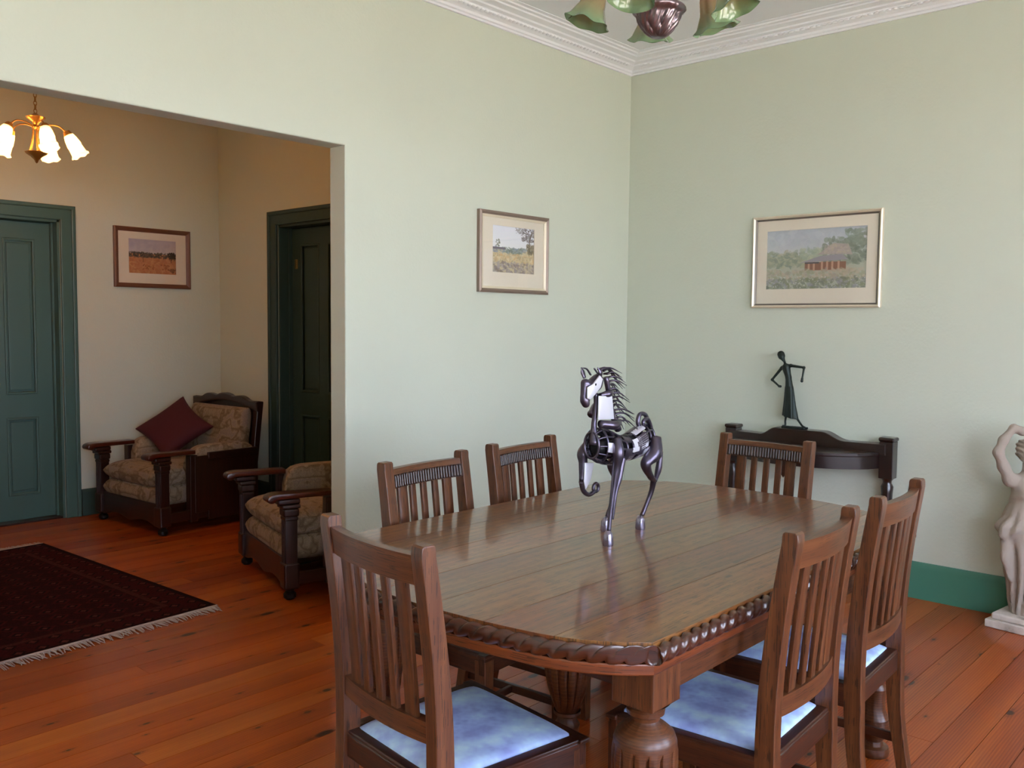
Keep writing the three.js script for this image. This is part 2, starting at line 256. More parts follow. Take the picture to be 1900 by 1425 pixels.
// moulded plaster cornice, mitred round the dining room
{
  const prof = [[0, -0.092], [0.014, -0.092], [0.016, -0.082], [0.026, -0.078], [0.03, -0.066], [0.052, -0.056], [0.07, -0.05], [0.074, -0.042], [0.098, -0.036], [0.104, -0.028], [0.124, -0.024], [0.145, -0.021], [0.15, -0.014], [0.172, -0.012], [0.176, -0.005], [0.2, -0.003], [0.2, 0]];
  const c = [[XL, ZA, 1, 1], [XB, ZA, -1, 1], [XB, ZF, -1, -1], [XL, ZF, 1, -1]];
  for (let s = 0; s < 4; s++) {
    const A = c[s], B = c[(s + 1) % 4], pos = [], idx = [], n = prof.length;
    for (const q of [A, B]) for (const [d, y] of prof) pos.push(q[0] + q[2] * d, CE + y, q[1] + q[3] * d);
    for (let i = 0; i + 1 < n; i++) idx.push(i, i + 1, n + i, i + 1, n + i + 1, n + i);
    const g = new THREE.BufferGeometry(); g.setAttribute('position', new THREE.Float32BufferAttribute(pos, 3)); g.setIndex(idx);
    const t = struct('trim_' + (s + 1), wuv(smooth(g.toNonIndexed(), 0.3)), M.white);
    if (s < 2) { // row of small leaf-shaped bosses along the cove
      const eggs = [], L = Math.hypot(B[0] - A[0], B[1] - A[1]), e = new THREE.SphereGeometry(0.016, 8, 6).scale(1, 0.42, 1);
      for (let x = 0.12; x < L - 0.12; x += 0.0325) { const f = x / L; eggs.push(e.clone().translate(s ? XB - 0.06 : mix(A[0], B[0], f), CE - 0.0515, s ? mix(A[1], B[1], f) : ZA + 0.06)); }
      mesh('leaf_boss_row', merge(eggs), M.white, t).userData.kind = 'stuff';
    }
  }
}
function skirting(name, len, h, mat, place) { const g = extr([[0, 0], [0.02, 0], [0.02, h - 0.03], [0.016, h - 0.012], [0.008, h], [0, h]], len, 0); place(g); return struct(name, smooth(wuv(g, 'z'), 0.5), mat); }
skirting('baseboard_right', ZF - ZA, 0.2, M.base, (g) => g.rotateY(0).scale(-1, 1, 1).translate(XB, 0, ZA)).geometry.index; 
skirting('baseboard_back', XB - OR - 0.02, 0.2, M.base, (g) => g.rotateY(-Math.PI / 2).translate(XB - 0.02, 0, ZA));
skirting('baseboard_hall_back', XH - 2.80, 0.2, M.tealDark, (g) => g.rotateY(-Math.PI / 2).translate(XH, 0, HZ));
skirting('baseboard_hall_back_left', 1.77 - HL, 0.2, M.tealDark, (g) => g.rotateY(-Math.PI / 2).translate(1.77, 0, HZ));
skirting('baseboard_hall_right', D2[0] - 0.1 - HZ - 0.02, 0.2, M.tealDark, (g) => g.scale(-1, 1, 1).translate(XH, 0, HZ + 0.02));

// doors: architrave, reveal lining, four-panel leaf with recessed moulded panels
function panelDoor(n, w, h, mat, recess, place) { // drawn in x (0..w), y, facing +z; wall face at z = 0
  const d = struct('door_' + n), a = 0.105, mo = (x0, x1, y0, y1, z) => extr(rect(x0, x1, y0, y1), 0.03, 0.008).translate(0, 0, z);
  const arch = new THREE.Shape([[-a, 0], [0, 0], [0, h], [w, h], [w, 0], [w + a, 0], [w + a, h + a], [-a, h + a]].map((p) => new THREE.Vector2(...p)));
  mesh('door_frame', merge([extr(arch, 0.024, 0.006).translate(0, 0, 0.001), extr([[-a, 0], [-a + 0.03, 0], [-a + 0.03, h + a - 0.03], [w + a - 0.03, h + a - 0.03], [w + a - 0.03, 0], [w + a, 0], [w + a, h + a], [-a, h + a]], 0.036, 0.007).translate(0, 0, 0.001),
    box(0.018, h, recess + 0.05, 0.009, h / 2, -(recess + 0.05) / 2), box(0.018, h, recess + 0.05, w - 0.009, h / 2, -(recess + 0.05) / 2), box(w, 0.018, recess + 0.05, w / 2, h - 0.009, -(recess + 0.05) / 2),
    box(0.014, h, 0.03, 0.024, h / 2, -recess + 0.018), box(0.014, h, 0.03, w - 0.024, h / 2, -recess + 0.018)]), mat, d);
  const L = 0.022, R = w - 0.022, st = 0.112, mid = (L + R) / 2, rows = [[0.19, 0.76], [0.93, h - 0.145]], cols = [[L + st, mid - 0.05], [mid + 0.05, R - st]];
  const holes = []; for (const [y0, y1] of rows) for (const [x0, x1] of cols) holes.push(rect(x0, x1, y0, y1).reverse());
  const leaf = mesh('door_leaf', wuv(extr(rect(L, R, 0.012, h - 0.022), 0.042, 0.002, holes), 'y'), mat, d); leaf.position.z = -recess - 0.042;
  for (const [y0, y1] of rows) for (const [x0, x1] of cols) {
    const p = mesh('door_panel', merge([extr(rect(x0 - 0.004, x1 + 0.004, y0 - 0.004, y1 + 0.004), 0.012, 0.001).translate(0, 0, 0.006), extr(rect(x0 + 0.03, x1 - 0.03, y0 + 0.03, y1 - 0.03), 0.014, 0.006).translate(0, 0, 0.014)]), mat, leaf);
    mesh('panel_moulding', extr(rect(x0, x1, y0, y1), 0.016, 0.006, [rect(x0 + 0.018, x1 - 0.018, y0 + 0.018, y1 - 0.018).reverse()]).translate(0, 0, 0.03), mat, leaf);
  }
  mesh('threshold', box(w - 0.002, 0.012, 0.15, w / 2, 0.006, -0.08), M.mahog, d);  // added strip closing the gap under the leaf against leaking daylight
  mesh('added_light_block', box(w - 0.002, h - 0.002, 0.004, w / 2, h / 2, -0.157), M.under, d);  // added dark sheet behind the leaf, stops outdoor light coming through
  place(d); return d;
}
const dr1 = panelDoor(1, D1[1] - D1[0], D1[2], M.teal, 0.11, (d) => d.position.set(D1[0], 0, HZ));
mesh('door_handle', lathe([[0, 0], [0.028, 0], [0.028, 0.006], [0.012, 0.01], [0.012, 0.03], [0.026, 0.045], [0.022, 0.062], [0, 0.066]], 16).rotateX(Math.PI / 2).translate(0.075, 0.86, -0.11), M.brass, dr1);
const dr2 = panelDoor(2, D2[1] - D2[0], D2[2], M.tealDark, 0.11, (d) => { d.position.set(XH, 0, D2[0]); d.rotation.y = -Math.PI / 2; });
mesh('door_hook', rbox(0.03, 0.075, 0.012, 0.085, 1.92, -0.105), M.brass, dr2);

// ---------------------------------------------------------------- dining table
const TT = 0.795, TX0 = 1.60, TX1 = 3.16, TZ0 = -2.305, TZ1 = -1.035, TZC = (TZ0 + TZ1) / 2, BOW = 0.19;
const endR = (z) => 0.225 * (1 - Math.pow(cl(z > -1.75 ? (z + 1.75) / 0.715 : (-1.75 - z) / 0.555), 3.0));
const leftCurve = new THREE.CatmullRomCurve3([[1.60, TZ1], [1.54, -1.105], [1.485, -1.205], [1.45, -1.36], [1.43, -1.55], [1.43, -1.72], [1.465, -1.89], [1.54, -2.04], [1.65, -2.18], [1.78, TZ0]].map(([x, z]) => new THREE.Vector3(x, 0, z)), false, 'centripetal').getPoints(160);
const leftX = (z) => { let i = 0; while (i < 159 && leftCurve[i + 1].z > z) i++; const p = leftCurve[i], q = leftCurve[i + 1], f = cl((z - p.z) / (q.z - p.z || -1)); return mix(p.x, q.x, f); };
const rightX = (z) => TX1 + 0.02 + endR(z);
{
  const t = thing('dining_table', 'large oak dining table with carved rope edge and bowed ends, metal horse standing on it', 'table');
  const nb = 7, R = rng(31);
  for (let i = 0; i < nb; i++) { // glued boards of the top
    const z0 = mix(TZ0 + 0.005, TZ1 - 0.005, i / nb) + 0.0006, z1 = mix(TZ0 + 0.005, TZ1 - 0.005, (i + 1) / nb) - 0.0006, P = [];
    for (let k = 0; k <= 10; k++) { const z = mix(z0, z1, k / 10); P.push([rightX(z) - 0.006, -z]); }
    for (let k = 10; k >= 0; k--) { const z = mix(z0, z1, k / 10); P.push([leftX(z) + 0.006, -z]); }
    const g = extr(P, 0.02, 0.0008).rotateX(-Math.PI / 2).translate(0, TT - 0.02, 0);
    mesh('tabletop_board', wuv(g, 'x', R() * 4, R() * 2 + 0.3), M.tops[Math.floor(R() * 5)], t);
  }
  const ring = [], N = 900; // outline, counter-clockwise from above
  const seg = []; const push = (x, z) => seg.push([x, z]);
  for (let k = 0; k <= 60; k++) push(mix(TX0, TX1 + 0.02, k / 60), TZ1);
  for (let k = 1; k < 100; k++) { const z = mix(TZ1, TZ0, k / 100); push(rightX(z), z); }
  for (let k = 0; k <= 60; k++) push(mix(TX1 + 0.02, 1.78, k / 60), TZ0);
  for (let k = 1; k < 100; k++) { const z = mix(TZ0, TZ1, k / 100); push(leftX(z), z); }
  const cum = [0]; for (let i = 0; i < seg.length; i++) { const a = seg[i], b = seg[(i + 1) % seg.length]; cum.push(cum[i] + Math.hypot(b[0] - a[0], b[1] - a[1])); }
  const Lt = cum[seg.length], at = (s) => { s = ((s % Lt) + Lt) % Lt; let i = 0; while (cum[i + 1] < s) i++; const f = (s - cum[i]) / (cum[i + 1] - cum[i]), a = seg[i], b = seg[(i + 1) % seg.length]; return [mix(a[0], b[0], f), mix(a[1], b[1], f)]; };
  const lobes = Math.round(Lt / 0.0425), n = lobes * 12, k = 16, pos = [], idx = [], uv = [];
  for (let i = 0; i < n; i++) { // twisted rope moulding
    const s = (i / n) * Lt, c = at(s), a = at(s - 0.004), b = at(s + 0.004), tx = b[0] - a[0], tz = b[1] - a[1], L = Math.hypot(tx, tz), nx = -tz / L * -1, nz = -tx / L;
    for (let j = 0; j < k; j++) {
      const p = (j / k) * 2 * Math.PI, end = s > 1.65 && s < 3.2 || s > 4.55 ? 1 : -1, ph = ((((end * 1.75 * (p > Math.PI ? p - 2 * Math.PI : p) + 2 * Math.PI * lobes * (i / n)) / (2 * Math.PI)) % 1) + 1) % 1, r = 0.60 + 0.46 * Math.pow(Math.sin(Math.PI * Math.pow(ph, 0.62)), 0.7);
      const o = 0.016 * r * Math.cos(p) + 0.003, y = 0.021 * r * Math.sin(p);
      pos.push(c[0] - nx * -o, TT - 0.027 + y, c[1] - nz * o); uv.push(s, j / k * 0.1);
    }
  }
  for (let i = 0; i < n; i++) for (let j = 0; j < k; j++) { const a = i * k + j, b = i * k + (j + 1) % k, c = ((i + 1) % n) * k + j, d = ((i + 1) % n) * k + (j + 1) % k; idx.push(a, b, c, b, d, c); }
  const g = new THREE.BufferGeometry(); g.setAttribute('position', new THREE.Float32BufferAttribute(pos, 3)); g.setAttribute('uv', new THREE.Float32BufferAttribute(uv, 2)); g.setIndex(idx); g.computeVertexNormals();
  mesh('rope_edge', g, M.rope, t);
  const strip = (inset, y0, y1, mat, name) => { const P = seg.map(([x, z]) => { const cx = (TX0 + TX1) / 2, dx = x - cx, dz = z - TZC; return [cx + dx * (1 - inset / 0.95), -(TZC + dz * (1 - inset / 0.65))]; }); mesh(name, wuv(extr(P, y1 - y0, 0.004).rotateX(-Math.PI / 2).translate(0, y0, 0), 'h'), mat, t); };
  strip(0.002, TT - 0.074, TT - 0.047, M.edge, 'edge_moulding');
  mesh('apron', box(TX1 - TX0 - 0.18, 0.062, 0.03, (TX0 + TX1) / 2 + 0.01, TT - 0.105, TZ1 - 0.032), M.oak, t);
  mesh('underframe', merge([box(TX1 - TX0 - 0.18, 0.075, 0.024, (TX0 + TX1) / 2 + 0.01, TT - 0.116, TZ0 + 0.06), box(0.024, 0.07, TZ1 - TZ0 - 0.2, TX0 + 0.075, TT - 0.116, TZC, 'z'), box(0.024, 0.075, TZ1 - TZ0 - 0.2, TX1 - 0.055, TT - 0.116, TZC, 'z'), box(0.1, 0.06, TZ1 - TZ0 - 0.2, 2.14, TT - 0.115, TZC, 'z'), box(0.1, 0.06, TZ1 - TZ0 - 0.2, 2.70, TT - 0.115, TZC, 'z')]), M.oakDark, t);
  function leg(x, z, s = 1) {
    const l = mesh('leg', merge([wuv(extr(rect(-0.056, 0.056, TT - 0.168, TT - 0.074), 0.112, 0.004).translate(0, 0, -0.056), 'y'),
      lathe([[0.056, TT - 0.169], [0.05, TT - 0.174], [0.036, TT - 0.179], [0.044, TT - 0.186], [0.043, TT - 0.195], [0.034, TT - 0.201], [0.032, TT - 0.210], [0.035, TT - 0.215], [0.05, TT - 0.225], [0.066, TT - 0.239], [0.0725, TT - 0.257], [0.0725, TT - 0.264]], 36),
      lathe([[0.05, 0.13], [0.036, 0.16], [0.034, 0.20], [0.04, 0.235], [0.03, 0.25], [0.03, 0.262], [0.042, 0.27], [0.042, 0.28]], 32),
      lathe([[0, 0.0], [0.05, 0.0], [0.054, 0.012], [0.05, 0.03], [0.034, 0.035], [0.03, 0.05], [0.05, 0.075], [0.056, 0.1], [0.052, 0.13]], 28)]), M.oak, t);
    l.position.set(x, 0, z);
    const P = [], nf = 14, kk = 8; // fluted bulb
    const bg = [], prof = [[0.0725, TT - 0.264], [0.0755, TT - 0.282], [0.076, TT - 0.34], [0.072, TT - 0.39], [0.062, TT - 0.44], [0.05, TT - 0.48], [0.04, 0.29], [0.036, 0.278]];
    const gb = new THREE.LatheGeometry(prof.map((p) => new THREE.Vector2(...p)), nf * kk), q = gb.attributes.position;
    for (let i = 0; i < q.count; i++) { const a = Math.atan2(q.getX(i), q.getZ(i)), rr = Math.hypot(q.getX(i), q.getZ(i)), yy = q.getY(i), fade = cl((TT - 0.268 - yy) / 0.012) * cl((yy - 0.285) / 0.02), w = Math.pow(Math.abs(Math.sin(a * nf / 2)), 0.45), f = 1 - 0.13 * fade * (1 - w); q.setX(i, q.getX(i) * f); q.setZ(i, q.getZ(i) * f); }
    gb.computeVertexNormals(); mesh('fluted_bulb', smooth(gb, 0.5), M.oak, l);
    return l;
  }
  leg(TX0 + 0.078, TZ1 - 0.072); leg(TX1 - 0.065, TZ1 - 0.072); leg(1.84, TZ0 + 0.085); leg(TX1 - 0.065, TZ0 + 0.085);
  leg(2.14, -1.70); leg(2.70, -1.70);
}

// ---------------------------------------------------------------- dining chairs (face +z)
function makeChair(label) {
  const c = thing('dining_chair', label, 'chair', [0, 0, 0], 0, 'slat back oak chairs round the dining table');
  const cz = [[0, -0.268, 0.036], [0.1, -0.25, 0.038], [0.22, -0.231, 0.042], [0.36, -0.222, 0.05], [0.46, -0.22, 0.05], [0.58, -0.223, 0.048], [0.72, -0.234, 0.045], [0.86, -0.252, 0.042], [0.968, -0.268, 0.040]];
  const line = (s) => new THREE.CatmullRomCurve3(cz.map(([y, z, d]) => new THREE.Vector3(-(z + s * d / 2), y, 0))).getPoints(36).map((p) => [p.x, p.y]);
  const F = line(1), Bk = line(-1).reverse(), topF = F[F.length - 1], topB = Bk[0];
  const prof = [...F, [topF[0] + 0.0005, 0.982], [topF[0] + 0.002, 0.989], [topF[0] + 0.007, 0.993], [topB[0] - 0.007, 0.993], [topB[0] - 0.002, 0.989], [topB[0] - 0.0005, 0.982], ...Bk];
  for (const s of [-1, 1]) {
    const g = sideways(extr(prof, 0.042, 0.0025)).translate(s * 0.2 - 0.021, 0, 0);
    mesh('back_post', smooth(wuv(g, 'y', s * 0.4, 0.2), 0.3), M.oak, c);
  }
  const zr = (y) => -0.223 - 0.044 * Math.pow(cl((y - 0.5) / 0.47), 1.35);
  const BW = 0.02;
  const top = mesh('top_rail', wuv(bowBar(0.364, 0.068, 0.026, BW, 14, -0.14).translate(0, 0.932, zr(0.932)), 'x', 0.3), M.oak, c);
  const reeds = [wuv(bowBar(0.362, 0.046, 0.008, BW, 14, -0.14).translate(0, 0.923, zr(0.923) + 0.0135), 'x')]; for (let i = 0; i < 27; i++) { const x = -0.169 + i * 0.013, u = x / 0.182; reeds.push(new THREE.CapsuleGeometry(0.005, 0.036, 3, 6).rotateX(-0.14).translate(x, 0.923, zr(0.923) + 0.0175 - BW * (1 - u * u))); }
  mesh('reeded_carving', merge(reeds), M.carve, top);
  mesh('lower_rail', wuv(bowBar(0.364, 0.05, 0.028, BW, 14, 0).translate(0, 0.555, zr(0.555)), 'x', 0.9), M.oak, c);
  for (const [x, w] of [[-0.118, 0.044], [-0.059, 0.026], [0, 0.026], [0.059, 0.026], [0.118, 0.044]]) {
    const dz = -BW * (1 - (x / 0.182) ** 2), P = [];
    for (let k = 0; k <= 8; k++) { const y = mix(0.575, 0.905, k / 8); P.push([-(zr(y) + dz + 0.006), y]); }
    for (let k = 8; k >= 0; k--) { const y = mix(0.575, 0.905, k / 8); P.push([-(zr(y) + dz - 0.006), y]); }
    mesh('slat', smooth(wuv(sideways(extr(P, w, 0.0015)).translate(x - w / 2, 0, 0), 'y', x * 3), 0.5), M.oak, c);
  }
  for (const s of [-1, 1]) {
    const P = [[-0.022, 0], [0.022, 0], [0.0225, 0.41], [-0.0225, 0.41]].map(([a, y]) => [y < 0.1 ? a * 0.75 : a, y]);
    mesh('front_leg', wuv(extr(P, 0.044, 0.003).translate(s * 0.212, 0, 0.168), 'y', s), M.oak, c);
  }
  const seat = mesh('seat_frame', merge([rbox(0.47, 0.062, 0.026, 0, 0.395, 0.197), rbox(0.39, 0.062, 0.026, 0, 0.395, -0.222), ...[-1, 1].map((s) => rbox(0.026, 0.062, 0.40, 0, 0.395, 0, 0.004, 'z').rotateY(s * 0.035).translate(s * 0.214, 0, -0.012)),
    ...[-1, 1].map((s) => rbox(0.034, 0.012, 0.425, 0, 0.4275, 0, 0.004, 'z').rotateY(s * 0.035).translate(s * 0.21, 0, -0.004)), rbox(0.485, 0.012, 0.034, 0, 0.4275, 0.2), rbox(0.37, 0.012, 0.034, 0, 0.4275, -0.215)]), M.oakDark, c);
  const cu = puff(0.40, 0.40, 0.05, 6, 20, false), p = cu.attributes.position;
  for (let i = 0; i < p.count; i++) { const z = p.getZ(i); p.setX(i, p.getX(i) * (0.96 + 0.05 * (z / 0.2))); }
  cu.computeVertexNormals();
  mesh('seat_cushion', cu.translate(0, 0.427, -0.006), M.velvet, c);
  for (const s of [-1, 1]) mesh('stretcher', rbox(0.018, 0.03, 0.40, s * 0.208, 0.13, -0.03, 0.004, 'z'), M.oakDark, c);
  mesh('stretcher', rbox(0.40, 0.026, 0.018, 0, 0.13, -0.02), M.oakDark, c);
  return c;
}
const ch = makeChair('slat back oak chair at the left end of the table, nearest and seen from behind');
ch.position.set(1.588, 0, -1.60); ch.rotation.y = 1.45;
copyOf(ch, [2.208, 0, -2.142], 0.08, 'oak chair on the far side of the table, nearer to the opening into the hall');
copyOf(ch, [2.82, 0, -2.215], 0.08, 'oak chair on the far side of the table, directly left of the metal horse');
copyOf(ch, [3.365, 0, -1.815], -Math.PI / 2 - 0.05, 'oak chair at the far end of the table in front of the dark hall console');
copyOf(ch, [2.17, 0, -1.19], Math.PI + 0.06, 'oak chair on the near side of the table, blue seat beside the front table leg');
copyOf(ch, [2.762, 0, -1.212], Math.PI + 0.06, 'rightmost oak chair, second along the near side of the table, backing the green baseboard');

// ---------------------------------------------------------------- armchairs in the hall (face +z)
function scrollArm() { // flat paddle with a rounded, downward curling front
  const s = new THREE.Shape(); s.moveTo(0.12, 0); s.lineTo(0.36, 0.004); s.bezierCurveTo(0.44, 0.008, 0.478, 0.004, 0.478, -0.024); s.bezierCurveTo(0.478, -0.046, 0.442, -0.05, 0.434, -0.034); s.bezierCurveTo(0.428, -0.026, 0.40, -0.026, 0.36, -0.026); s.lineTo(0.12, -0.028); s.closePath();
  return extr(s, 0.1, 0.009).rotateY(-Math.PI / 2).translate(0.05, 0, 0);
}
function makeArmchair(label) {
  const a = thing('armchair', label, 'armchair', [0, 0, 0], 0, 'carved wooden armchairs with beige damask cushions in the hall');
  for (const s of [-1, 1]) {
    const x = s * 0.405;
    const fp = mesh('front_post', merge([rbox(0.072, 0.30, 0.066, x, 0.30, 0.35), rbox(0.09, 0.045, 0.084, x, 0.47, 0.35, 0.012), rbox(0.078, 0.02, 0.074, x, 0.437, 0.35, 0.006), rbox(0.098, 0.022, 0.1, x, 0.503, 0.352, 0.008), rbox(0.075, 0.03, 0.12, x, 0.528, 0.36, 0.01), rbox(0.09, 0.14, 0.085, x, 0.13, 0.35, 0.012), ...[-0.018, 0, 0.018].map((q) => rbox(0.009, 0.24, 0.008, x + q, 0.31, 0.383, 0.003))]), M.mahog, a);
    for (const z of [0.35, -0.36]) mesh('foot', lathe([[0, 0], [0.022, 0], [0.034, 0.012], [0.034, 0.03], [0.02, 0.044], [0.036, 0.062], [0, 0.064]], 18).translate(x, 0, z), M.black, a);
    mesh('arm_rest', smooth(wuv(scrollArm().translate(x, 0.572, 0), 'z'), 0.5), M.armWood, a);
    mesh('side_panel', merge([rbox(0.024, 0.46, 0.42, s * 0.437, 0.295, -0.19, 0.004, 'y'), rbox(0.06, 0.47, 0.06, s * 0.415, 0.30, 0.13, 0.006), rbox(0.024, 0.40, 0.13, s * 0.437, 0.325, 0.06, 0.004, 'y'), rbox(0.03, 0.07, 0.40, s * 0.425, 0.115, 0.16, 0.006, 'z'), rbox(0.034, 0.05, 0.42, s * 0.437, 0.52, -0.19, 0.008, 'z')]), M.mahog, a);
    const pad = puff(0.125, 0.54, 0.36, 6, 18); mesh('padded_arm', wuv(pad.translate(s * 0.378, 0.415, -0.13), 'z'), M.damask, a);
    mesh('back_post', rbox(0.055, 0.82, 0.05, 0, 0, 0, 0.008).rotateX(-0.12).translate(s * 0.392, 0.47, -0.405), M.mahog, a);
  }
  const ap = new THREE.Shape(); ap.moveTo(-0.38, 0.215); ap.lineTo(0.38, 0.215); ap.lineTo(0.38, 0.05); ap.bezierCurveTo(0.3, 0.05, 0.28, 0.085, 0.16, 0.08); ap.bezierCurveTo(0.08, 0.075, 0.05, 0.055, 0, 0.055); ap.bezierCurveTo(-0.05, 0.055, -0.08, 0.075, -0.16, 0.08); ap.bezierCurveTo(-0.28, 0.085, -0.3, 0.05, -0.38, 0.05); ap.closePath();
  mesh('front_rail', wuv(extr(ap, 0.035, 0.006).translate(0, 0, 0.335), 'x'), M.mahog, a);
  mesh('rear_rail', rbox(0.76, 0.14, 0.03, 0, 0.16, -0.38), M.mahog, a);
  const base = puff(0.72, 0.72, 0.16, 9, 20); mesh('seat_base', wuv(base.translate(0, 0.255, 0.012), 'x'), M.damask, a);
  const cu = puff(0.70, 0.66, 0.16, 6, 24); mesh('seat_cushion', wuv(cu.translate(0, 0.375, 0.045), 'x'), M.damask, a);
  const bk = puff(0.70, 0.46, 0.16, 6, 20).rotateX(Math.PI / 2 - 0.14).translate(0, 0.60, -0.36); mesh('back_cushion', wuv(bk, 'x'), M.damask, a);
  const tr = new THREE.Shape(); tr.moveTo(-0.42, 0.80); tr.lineTo(-0.42, 0.875); tr.bezierCurveTo(-0.36, 0.885, -0.33, 0.865, -0.27, 0.895); tr.bezierCurveTo(-0.2, 0.93, -0.14, 0.895, -0.09, 0.905); tr.bezierCurveTo(-0.04, 0.93, 0.04, 0.93, 0.09, 0.905); tr.bezierCurveTo(0.14, 0.895, 0.2, 0.93, 0.27, 0.895); tr.bezierCurveTo(0.33, 0.865, 0.36, 0.885, 0.42, 0.875); tr.lineTo(0.42, 0.80); tr.bezierCurveTo(0.3, 0.83, 0.2, 0.862, 0, 0.865); tr.bezierCurveTo(-0.2, 0.862, -0.3, 0.83, -0.42, 0.80); tr.closePath();
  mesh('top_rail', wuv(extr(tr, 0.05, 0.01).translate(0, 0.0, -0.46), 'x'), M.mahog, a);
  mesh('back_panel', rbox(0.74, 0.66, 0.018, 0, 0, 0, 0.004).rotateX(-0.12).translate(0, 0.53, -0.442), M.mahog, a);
  return a;
}
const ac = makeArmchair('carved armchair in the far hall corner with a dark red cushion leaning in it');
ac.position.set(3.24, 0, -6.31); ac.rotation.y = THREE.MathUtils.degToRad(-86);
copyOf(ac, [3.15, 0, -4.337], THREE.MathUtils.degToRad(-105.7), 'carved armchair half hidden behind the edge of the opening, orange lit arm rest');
{
  const g = puff(0.43, 0.43, 0.15, 2.4, 26), p = g.attributes.position;
  for (let i = 0; i < p.count; i++) { const u = p.getX(i) / 0.215, v = p.getZ(i) / 0.215; p.setX(i, p.getX(i) * (1 - 0.13 * (1 - v * v))); p.setZ(i, p.getZ(i) * (1 - 0.13 * (1 - u * u))); }
  g.rotateX(Math.PI / 2); g.computeVertexNormals();
  const c = thing('throw_cushion', 'dark red velvet cushion standing on its corner in the far armchair', 'cushion', [3.33, 0.66, -6.50], THREE.MathUtils.degToRad(-52));
  const m = mesh('cover', g.rotateZ(Math.PI / 4 + 0.06), M.cushion, c); m.rotation.x = -0.74;
}

// ---------------------------------------------------------------- rug
{
  const r = thing('rug', 'dark red patterned rug with pale fringe on the hall floor', 'rug', [1.56, 0.001, -5.15], THREE.MathUtils.degToRad(3.2));
  const g = new THREE.BoxGeometry(1.5, 0.01, 2.0, 1, 1, 1).translate(0, 0.005, 0), p = g.attributes.position, uv = g.attributes.uv;
  for (let i = 0; i < p.count; i++) uv.setXY(i, p.getX(i) + 0.75, p.getZ(i) + 1);
  mesh('pile', g, M.rug, r);
  const R = rng(77), th = [];
  for (const s of [-1, 1]) for (let x = -0.745; x < 0.745; x += 0.0085) {
    const L = 0.05 + 0.04 * R(), dx = (R() - 0.5) * 0.035;
    th.push(taper([[x, 0.006, s * 0.998], [x + dx * 0.3, 0.006, s * (1 + L * 0.5)], [x + dx, 0.003, s * (1 + L)]], [0.003, 0.0034, 0.002], 4, 4));
  }
  mesh('fringe', merge(th), M.fringe, r).userData.kind = 'stuff';
  for (const z of [1.002, -1.002]) mesh('selvedge', box(1.5, 0.011, 0.014, 0, 0.0055, z), M.fringe, r);
}

// ---------------------------------------------------------------- framed pictures
function canvasTex(w, h, draw) { const c = document.createElement('canvas'); c.width = w; c.height = h; draw(c.getContext('2d'), w, h); const t = new THREE.CanvasTexture(c); t.colorSpace = THREE.SRGBColorSpace; return t; }
function dabs(x, R, n, x0, x1, y0, y1, cols, s0, s1, al = 0.7) { for (let i = 0; i < n; i++) { x.globalAlpha = al * (0.5 + 0.5 * R()); x.fillStyle = cols[Math.floor(R() * cols.length)]; x.beginPath(); x.ellipse(mix(x0, x1, R()), mix(y0, y1, R()), mix(s0, s1, R()), mix(s0, s1, R()) * 0.55, R() * 3, 0, 7); x.fill(); } x.globalAlpha = 1; }
function skyGrad(x, w, h, a, b) { const g = x.createLinearGradient(0, 0, 0, h); g.addColorStop(0, a); g.addColorStop(1, b); x.fillStyle = g; x.fillRect(0, 0, w, h); }
